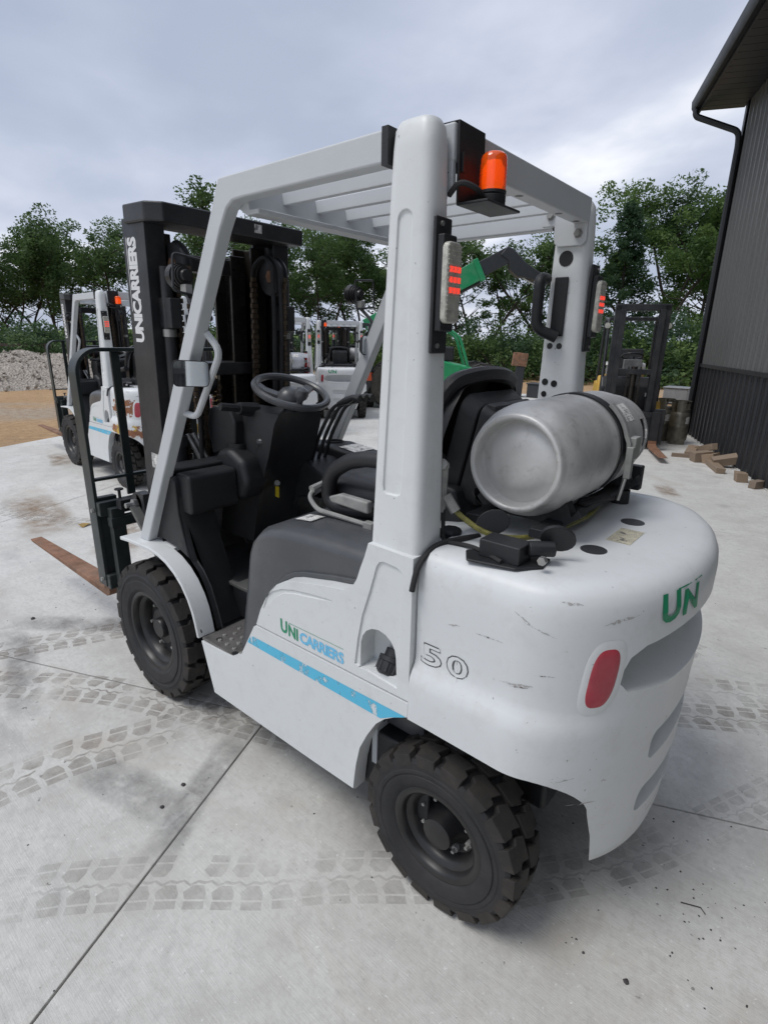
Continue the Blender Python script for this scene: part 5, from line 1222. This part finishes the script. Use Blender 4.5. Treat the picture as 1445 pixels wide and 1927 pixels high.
tag(GH, 'green telescopic handler with raised green boom and black bent boom head', 'handler')

# ================================================================ bottles, timber, posts
BRASS = mat('tarnished_steel_bottle', (.20, .19, .155), .42, .6, var=.3, scale=12, dust=.3, dustcol=(.14, .12, .09))
def stand_bottle(p, label, rz):
    T = empty('standing_gas_bottle', p, rz)
    MB().lathe([(0, .02), (.12, .02), (.125, 0), (.135, 0), (.135, .03), (.142, .05), (.155, .075), (.158, .11), (.158, .30), (.160, .305), (.160, .32), (.158, .325), (.158, .48), (.150, .53), (.12, .575), (.07, .60), (0, .605)], (0, 0, 0), 'z', 36).build('body', BRASS, T)
    c = MB(); N = 48
    for k in range(N):
        a0, a1 = 360 * k / N, 360 * (k + 1) / N; am = (a0 + a1) / 2
        op = (60 < am < 150) or (200 < am < 300)
        for h0, h1 in ([(.55, .735)] if not op else [(.55, .60), (.69, .735)]):
            v = []
            for h in (h0, h1):
                for a in (a0, a1):
                    for d in (0, -.006): v.append(((.142 + d) * math.cos(R(a)), (.142 + d) * math.sin(R(a)), h))
            c.add(v, [(0, 2, 6, 4), (1, 5, 7, 3), (0, 1, 3, 2), (4, 6, 7, 5), (0, 4, 5, 1), (2, 3, 7, 6)])
    c.build('collar', BRASS, T); MB().lathe([(.02, .6), (.02, .66), (.035, .66), (.035, .69), (0, .69)], (0, 0, 0), 'z', 12).build('valve', GREYST, T)
    lb = MB(); lb.grid([[(.1592 * math.cos(R(a)), .1592 * math.sin(R(a)), h) for a in range(70, 105, 5)] for h in (.36, .48)]); lb.build('bottle_label', LABEL, T)
    return tag(T, label, 'gas bottle', 'gas bottles standing by the building')
stand_bottle((1.50, -8.93, 0), 'tarnished gas bottle standing upright, in front of its twin by the wall', 1.2)
stand_bottle((1.80, -9.14, 0), 'tarnished gas bottle with paper label standing half behind its twin by the wall', .7)
def wood_mat():
    t = NT('weathered_timber'); v = t.coord()
    g_ = t.noise(t.mapping(v, (2, 30, 30)), 4, 5, .65)
    c = t.mix(g_, (.20, .125, .075), (.40, .29, .185)); c = t.mix(t.math('MULTIPLY', t.noise(v, 6, 4), .5), c, (.28, .24, .20)); oi = t.n('ShaderNodeObjectInfo'); c = t.mix(t.math('MULTIPLY', oi.outputs['Random'], .6), c, (.17, .14, .115))
    t.bsdf(c, .85, 0, t.bump(g_, .4, .004)); return t.m
WOOD = wood_mat(); WOOD2 = wood_mat(); WOOD2.name = 'fresh_timber'
def timber(px, py, l, w_, h, rz, tilt, z, label):
    mb = MB().box(-l / 2, l / 2, -w_ / 2, w_ / 2, -h / 2, h / 2); rj = random.Random(label); mb.v = [tuple(c + rj.uniform(-.008, .008) for c in p) for p in mb.v]
    o = mb.build('timber_offcut', WOOD, None, bevel=.004)
    o.location = (px, py, z); o.rotation_euler = (R(tilt[0]), R(tilt[1]), R(rz)); return tag(o, label, 'timber', 'timber offcuts dumped by the wall')
wl_ = lambda t, o: (BW0 + .393 * t + .9195 * o, BW1 - .9195 * t + .393 * o)     # t along the wall from the camera side, o out from it
for (t, o), l, w_, h, rz, tl, z, lab in (
    (wl_(2.15, .40), .55, .14, .09, 95, (0, 4), .055, 'grey timber offcut at the back of the pile by the black wall'),
    (wl_(2.05, .24), .50, .09, .09, 130, (0, -18), .13, 'squared timber offcut leaning across the pile by the black wall'),
    (wl_(1.90, .52), .40, .10, .05, 20, (0, 0), .025, 'flat board lying at the outer edge of the timber pile'),
    (wl_(1.62, .38), .26, .17, .14, 40, (0, 6), .08, 'short pale block with cut end facing the yard'),
    (wl_(1.55, .26), .22, .16, .13, 75, (12, 0), .075, 'short split block lying beside the pale block'),
    (wl_(1.30, .15), .30, .15, .11, 20, (-10, 14), .10, 'tilted block resting against the foot of the black wall'),
    (wl_(1.12, .30), .62, .11, .07, 112, (0, 0), .035, 'long flat plank lying along the foot of the wall'),
    (wl_(.42, .18), .13, .12, .12, 25, (0, 0), .06, 'small upright block standing apart from the timber pile'),
    (wl_(.10, .10), .16, .10, .10, 60, (0, 0), .05, 'last small block lying alone against the wall foot'),
    (wl_(.62, .10), .30, .06, .04, 110, (0, 0), .02, 'thin lath lying along the wall foot beyond the small block')):
    timber(t, o, l, w_, h, rz, tl, z, lab)
PB = empty('steel_post', (7.4, -14.5, 0), R(35)); PB.rotation_euler = (R(4), R(-6), R(35))
MB().prism([(-.16, 0), (.20, 0), (.14, .95), (-.10, .95)], 'y', -.10, .10).box(-.3, .3, -.2, .2, -.1, .03).build('post', CHAR, PB, .02); MB().box(-.14, .30, -.13, .13, .92, 1.32).build('rusty_head', RUST, PB, .02)
tag(PB, 'leaning dark steel post with a rusty square head', 'post')
tag(MB().box(6.45, 7.05, -15.0, -14.5, -.02, .40).box(6.42, 7.08, -15.03, -14.47, .40, .44).build('steel_crate', CHAR, None, .015), 'low dark steel crate at the yard edge beyond the rusty post', 'crate')
tag(MB().box(2.95, 3.6, -17.0, -16.4, -.02, .42).box(2.92, 3.63, -17.03, -16.37, .42, .46).build('storage_bin', mat('grey_bin', (.22, .23, .24), .6), None, .02), 'grey storage bin at the far yard edge behind the standing bottles', 'bin')
# ================================================================ gravel heap
def gravel():
    t = NT('gravel'); v = t.coord()
    vo = t.n('ShaderNodeTexVoronoi'); t.l(v, vo.inputs['Vector']); vo.inputs['Scale'].default_value = 16
    c = t.mix(t.ramp(vo.outputs['Color'], [(.1, 0.0), (.9, 1.0)]), (.30, .265, .225), (.56, .51, .45)); c = t.mix(t.math('MULTIPLY', t.noise(v, .9, 5), .5), c, (.35, .30, .24))
    t.bsdf(c, .95, 0, t.bump(vo.outputs['Distance'], 1.0, .08), .2); return t.m
GRAV = gravel(); gp = MB(); rows = []; gc = Vector((21.5, -5.2, 0))
for i in range(57):
    row = []
    for j in range(57):
        u, v = -1 + 2 * i / 56, -1 + 2 * j / 56
        p = gc + Vector((u * 4.0, v * 6.5, 0)); r2 = math.hypot(u, v)
        z = max(0, 1 - r2) ** .9 * 1.25 * (1 + .28 * noise.noise(p * .5)) + .10 * noise.noise(p * 1.7) * max(0, 1 - r2) * 2 + .03 * noise.noise(p * 6) - .12
        row.append((p.x, p.y, z))
    rows.append(row)
gp.grid(rows); tag(gp.build('gravel_heap', GRAV), 'grey heap of gravel on bare earth beyond the yard', 'gravel heap', kind='stuff')
rnd = random.Random(11); st = MB()
for k in range(900):
    a, r_ = rnd.uniform(0, 6.28), rnd.random() ** .6
    x, y = gc.x + 4.2 * r_ * math.cos(a), gc.y + 6.8 * r_ * math.sin(a); s_ = rnd.uniform(.03, .08)
    z = max(0, 1 - r_) ** .9 * 1.25 * (1 + .28 * noise.noise(Vector((x, y, 0)) * .5)) - .1
    v = [(x + s_ * rnd.uniform(.6, 1.2) * c[0], y + s_ * rnd.uniform(.6, 1.2) * c[1], z + s_ * rnd.uniform(.6, 1.2) * c[2]) for c in ((1, 0, 0), (-1, 0, 0), (0, 1, 0), (0, -1, 0), (0, 0, 1), (0, 0, -1))]
    st.add(v, [(0, 2, 4), (2, 1, 4), (1, 3, 4), (3, 0, 4), (2, 0, 5), (1, 2, 5), (3, 1, 5), (0, 3, 5)])
tag(st.build('loose_stones', GRAV), 'loose grey stones scattered over the gravel heap', 'stones', kind='stuff')

# ================================================================ trees
def leaf_mat(name, dk, lt):
    t = NT(name); v = t.coord(); at = t.n('ShaderNodeAttribute', attribute_name='tone')
    c = t.mix(at.outputs['Fac'], dk, lt); c = t.mix(t.math('MULTIPLY', t.noise(v, 1.1, 4), .5), c, tuple(q * .8 for q in dk))
    d = t.n('ShaderNodeBsdfPrincipled'); t.l(c, d.inputs['Base Color']); d.inputs['Roughness'].default_value = .5; d.inputs['Specular IOR Level'].default_value = .35
    tl = t.n('ShaderNodeBsdfTranslucent'); t.l(c, tl.inputs[0]); ms = t.n('ShaderNodeMixShader'); ms.inputs[0].default_value = .42
    t.l(d.outputs[0], ms.inputs[1]); t.l(tl.outputs[0], ms.inputs[2]); t.l(ms.outputs[0], t.out.inputs[0]); return t.m
LF = [leaf_mat('leaves_deep', (.052, .105, .036), (.15, .235, .075)), leaf_mat('leaves_mid', (.062, .125, .036), (.185, .275, .08)), leaf_mat('leaves_bluish', (.034, .076, .038), (.092, .160, .075))]
BARK = mat('bark', (.045, .036, .030), .95, var=.35, scale=5, bump=.6, bscale=30)
def leaf_cloud(V, F, TN, c, rad, n, size, rnd, flat=.75):
    tone = rnd.uniform(.0, .75)
    for _ in range(n):
        while True:
            q = Vector((rnd.uniform(-1, 1), rnd.uniform(-1, 1), rnd.uniform(-1, 1)))
            if .12 < q.length < 1: break
        p = c + Vector((q.x * rad, q.y * rad, q.z * rad * flat)); a = Vector((rnd.gauss(0, 1), rnd.gauss(0, 1), rnd.gauss(0, .6))).normalized(); b = a.orthogonal().normalized(); b = (b + a.cross(b) * rnd.uniform(-1, 1)).normalized()
        s_ = size * rnd.uniform(.6, 1.35); i = len(V)
        V += [p - a * s_, p + b * s_ * .45, p + a * s_, p - b * s_ * .45]; F.append((i, i + 1, i + 2, i + 3)); TN += [min(1, max(0, tone + rnd.uniform(-.2, .3) + q.z * .12))] * 4
def leaf_obj(name, V, F, TN, m, parent):
    me = bpy.data.meshes.new(name); me.from_pydata([tuple(v) for v in V], [], F); me.materials.append(m)
    at = me.attributes.new('tone', 'FLOAT', 'POINT'); at.data.foreach_set('value', TN)
    o = bpy.data.objects.new(name, me); COL.objects.link(o); o.parent = parent; return o
def make_tree(seed, H, stems, spread, low, lm, dens=1.0, leaf=.098):
    rnd = random.Random(seed); T = empty('tree'); tr = MB(); V = []; F = []; TN = []
    for s_ in range(stems):
        a = 6.28 * s_ / stems + rnd.uniform(-.5, .5); base = Vector((.25 * math.cos(a), .25 * math.sin(a), -.1)) * (1 if stems > 1 else 0)
        h = H * rnd.uniform(.80, .97); n = 9; pts = []; p = base.copy(); d = Vector((math.cos(a) * spread * .10, math.sin(a) * spread * .10, 1))
        for i in range(n):
            pts.append(p.copy()); d = (d + Vector((rnd.gauss(0, .09), rnd.gauss(0, .09), 0)) + Vector((math.cos(a), math.sin(a), 0)) * .018 * spread).normalized(); p = p + d * h / (n - 1)
        r0 = H * .0145 / math.sqrt(max(1, stems * .6)); tr.tube(pts, [r0 * (1 - .88 * i / (n - 1)) + .012 for i in range(n)], 7)
        for i in range(2, n):
            for _ in range(3 if i > 3 else 2):
                f = i + rnd.uniform(-.5, .4); k = min(int(f), n - 2); q = pts[k].lerp(pts[k + 1], f - k); hh = q.z / H
                L = spread * rnd.uniform(.5, 1.0) * (1.15 - .75 * hh) * (.55 + .8 * min(1, hh / .5)); b = rnd.uniform(0, 6.28); e = Vector((math.cos(b), math.sin(b), rnd.uniform(.15, .75))).normalized()
                m1 = q + e * L * .5 + Vector((0, 0, rnd.uniform(-.1, .1))); en = q + e * L + Vector((0, 0, .12 * L))
                tr.tube([q, m1, en], [.045 * (1.2 - hh), .028, .008], 5)
                if hh < low and rnd.random() < .75: continue
                for c, rr_ in ((en, .85), (m1, .65), (q.lerp(m1, .4) if hh > .6 else en + Vector((rnd.uniform(-.5, .5), rnd.uniform(-.5, .5), .3)), .6)):
                    leaf_cloud(V, F, TN, c + Vector((rnd.gauss(0, .25), rnd.gauss(0, .25), rnd.gauss(0, .2))), rr_ * spread * .30 * rnd.uniform(.75, 1.25), int(125 * dens), leaf, rnd)
        leaf_cloud(V, F, TN, pts[-1] + Vector((0, 0, .1)), .26 * spread, int(170 * dens), leaf, rnd, 1.2)
    tr.build('trunk', BARK, T); leaf_obj('crown', V, F, TN, lm, T); return T
def make_pine(seed, H):
    rnd = random.Random(seed); T = empty('pine_tree'); tr = MB(); V = []; F = []; TN = []
    tr.tube([(0, 0, -.1), (.05, .02, H * .5), (0, 0, H * .98)], [.14, .09, .02], 8)
    for k in range(46):
        hh = .22 + .77 * k / 45; L = 2.1 * (1.02 - hh) ** .75 * rnd.uniform(.6, 1.15) + .12; b = k * 2.4 + rnd.uniform(-.4, .4); q = Vector((.02, .01, hh * H)); e = Vector((math.cos(b), math.sin(b), .22)); en = q + e * L
        tr.tube([q, en], [.03, .008], 5)
        for f in (.45, .75, 1.0): leaf_cloud(V, F, TN, q + e * L * f, .34, 75, .085, rnd, .8)
    tr.build('trunk', BARK, T); leaf_obj('crown', V, F, TN, LF[2], T); return T
def make_bush(seed, rx, h, lm):
    rnd = random.Random(seed); T = empty('bush'); V = []; F = []; TN = []; tr = MB()
    for k in range(34):
        b = rnd.uniform(0, 6.28); rr_ = rnd.random() ** .5; c = Vector((rx * rr_ * math.cos(b), rx * rr_ * math.sin(b), h * rnd.uniform(.12, 1.0) * (1.05 - .5 * rr_ ** 2)))
        leaf_cloud(V, F, TN, c, .55, 120, .085, rnd, .9)
        if k % 3 == 0: tr.tube([(c.x * .15, c.y * .15, -.1), (c.x * .6, c.y * .6, c.z * .6), tuple(c)], [.05, .03, .01], 5)
    tr.build('stem', BARK, T); leaf_obj('foliage', V, F, TN, lm, T); return T
def azim(px, D, dz=0):
    """ground point D metres away in the direction of picture column px (measured at the horizon)"""
    d = cf + cr * ((px - 722.5) / 1026.8) + cd * ((636 - 963.5) / 1026.8); d.z = 0; d.normalize(); return Vector((CAM.x, CAM.y, 0)) + d * D
PT = [make_tree(1, 9.0, 3, 2.5, .33, LF[0]), make_tree(2, 9.2, 2, 2.6, .30, LF[1]), make_tree(3, 9.6, 4, 2.7, .38, LF[0], .9), make_tree(4, 10.8, 3, 3.0, .40, LF[1], 1.0), make_tree(5, 8.6, 2, 2.2, .48, LF[0], .62)]
spots = [  # picture column, distance, proto, scale, turn, label
    (-95, 40, 1, .84, 0, 'tall leafy tree at the outer end of the line behind the gravel heap'),
    (-30, 39, 0, .82, 40, 'dark leafy tree rising right behind the old rail fence'),
    (40, 40, 2, .78, 80, 'broad dark tree standing over the gravel heap'),
    (105, 39, 0, .84, 200, 'dark tree just behind the rusty white forklift'),
    (150, 42, 1, .84, 120, 'dark tree rising between the rusty forklift and the lettered mast'),
    (215, 40, 4, .95, 10, 'thin crowned tree standing behind the lettered mast'),
    (300, 40, 0, .90, 300, 'leafy tree standing directly behind the lettered mast'),
    (395, 40, 3, .80, 60, 'leafy tree seen through the mast of the nearest forklift'),
    (480, 36, 4, 1.12, 150, 'sparse tree rising beyond the right end of the mast'),
    (545, 38, 1, .93, 250, 'leafy tree framed in the cage just past the mast end'),
    (610, 37, 2, .88, 30, 'broad leafy tree framed in the middle of the cage'),
    (680, 40, 3, .84, 190, 'leafy tree framed in the cage beside the rear pillar'),
    (775, 38, 0, .96, 90, 'leafy tree behind the rear pillar of the nearest forklift'),
    (850, 39, 4, 1.02, 340, 'slender tree with bare lower trunk above the green boom collar'),
    (905, 37, 4, .98, 200, 'slender tree with bare lower trunk below the black boom head'),
    (965, 38, 1, .86, 160, 'slender tree with bare lower trunk between boom head and grab handle'),
    (1040, 38, 4, 1.0, 70, 'slender tree with bare lower trunk behind the black grab handle'),
    (1225, 35, 3, .90, 20, 'tall bright leafy tree standing beside the pine'),
    (1300, 36, 3, .99, 140, 'tallest leafy tree rising next to the metal building'),
    (1375, 38, 2, 1.12, 230, 'dark leafy tree half hidden by the metal building'),
    (1440, 37, 0, 1.1, 10, 'dark leafy tree wholly behind the metal building')]
used = set()
for px, D, k, sc, tz, lab in spots:
    o = PT[k] if k not in used else copy_tree(PT[k]); used.add(k)
    o.location = azim(px, D); o.rotation_euler = (0, 0, R(tz)); o.scale = (sc, sc, sc); tag(o, lab, 'tree', 'trees along the edge of the field')
pn = make_pine(9, 8.4); pn.location = azim(1158, 34); tag(pn, 'dark pine tree with a pointed top beside the tall bright tree', 'tree')
PB_ = [make_bush(21, 2.3, 2.3, LF[0]), make_bush(22, 2.0, 1.8, LF[1]), make_bush(23, 2.6, 2.8, LF[2])]
bs = [(-60, 31, 0, 1), (60, 33, 2, .75), (25, 30, 1, .7), (110, 29, 2, .95), (75, 27, 0, .8), (190, 31, 0, 1), (270, 32, 2, .8), (360, 32, 0, 1), (450, 32, 1, 1.1), (530, 31, 2, .9), (600, 32, 0, .9), (670, 30, 1, 1.1), (740, 30, 2, .9), (800, 28, 0, 1), (855, 27, 1, 1), (905, 28, 2, .9), (955, 27, 0, .95), (1000, 28, 2, .8), (1050, 27, 0, .9), (1100, 27, 2, .85), (1150, 26, 0, 1), (1200, 28, 2, 1.05), (1245, 26, 1, 1), (1290, 27, 2, 1.05), (1340, 27, 0, 1.1)]
used = set()
for i, (px, D, k, sc) in enumerate(bs):
    o = PB_[k] if k not in used else copy_tree(PB_[k]); used.add(k)
    o.location = azim(px, D); o.rotation_euler = (0, 0, i * 1.3); o.scale = (sc, sc, sc)
    where = 'behind the gravel heap' if px < 130 else 'behind the lettered mast' if px < 460 else 'seen through the cage behind the parked white forklifts' if px < 760 else 'behind the green handler' if px < 930 else 'beyond the leaning rusty post' if px < 1060 else 'behind the yellow forklift' if px < 1260 else 'beside the far corner of the metal building'
    tag(o, ['round dark green bush ', 'low bright green bush ', 'tall blue green bush '][k] + where, 'bush', 'bushes below the trees ' + where)
# old board fence in the shade on the far left
FN = empty('board_fence', azim(15, 27)); FN.rotation_euler = (0, 0, math.atan2(cr.y, cr.x))
FW = mat('old_fence_wood', (.075, .06, .05), .95, var=.4, scale=10)
for k in range(4): MB().box(-1.6 + k, -1.5 + k, -.04, .04, -.1, 1.25).build('post', FW, FN)
for z in (.35, .75, 1.12): MB().box(-1.65, 1.65, .042, .066, z, z + .12).build('rail', FW, FN)
MB().prism([(-1.5, .35), (-1.38, .35), (-.5, 1.2), (-.62, 1.2)], 'y', .068, .09).build('brace', FW, FN)
tag(FN, 'old dark wooden rail fence under the trees past the gravel heap', 'fence')
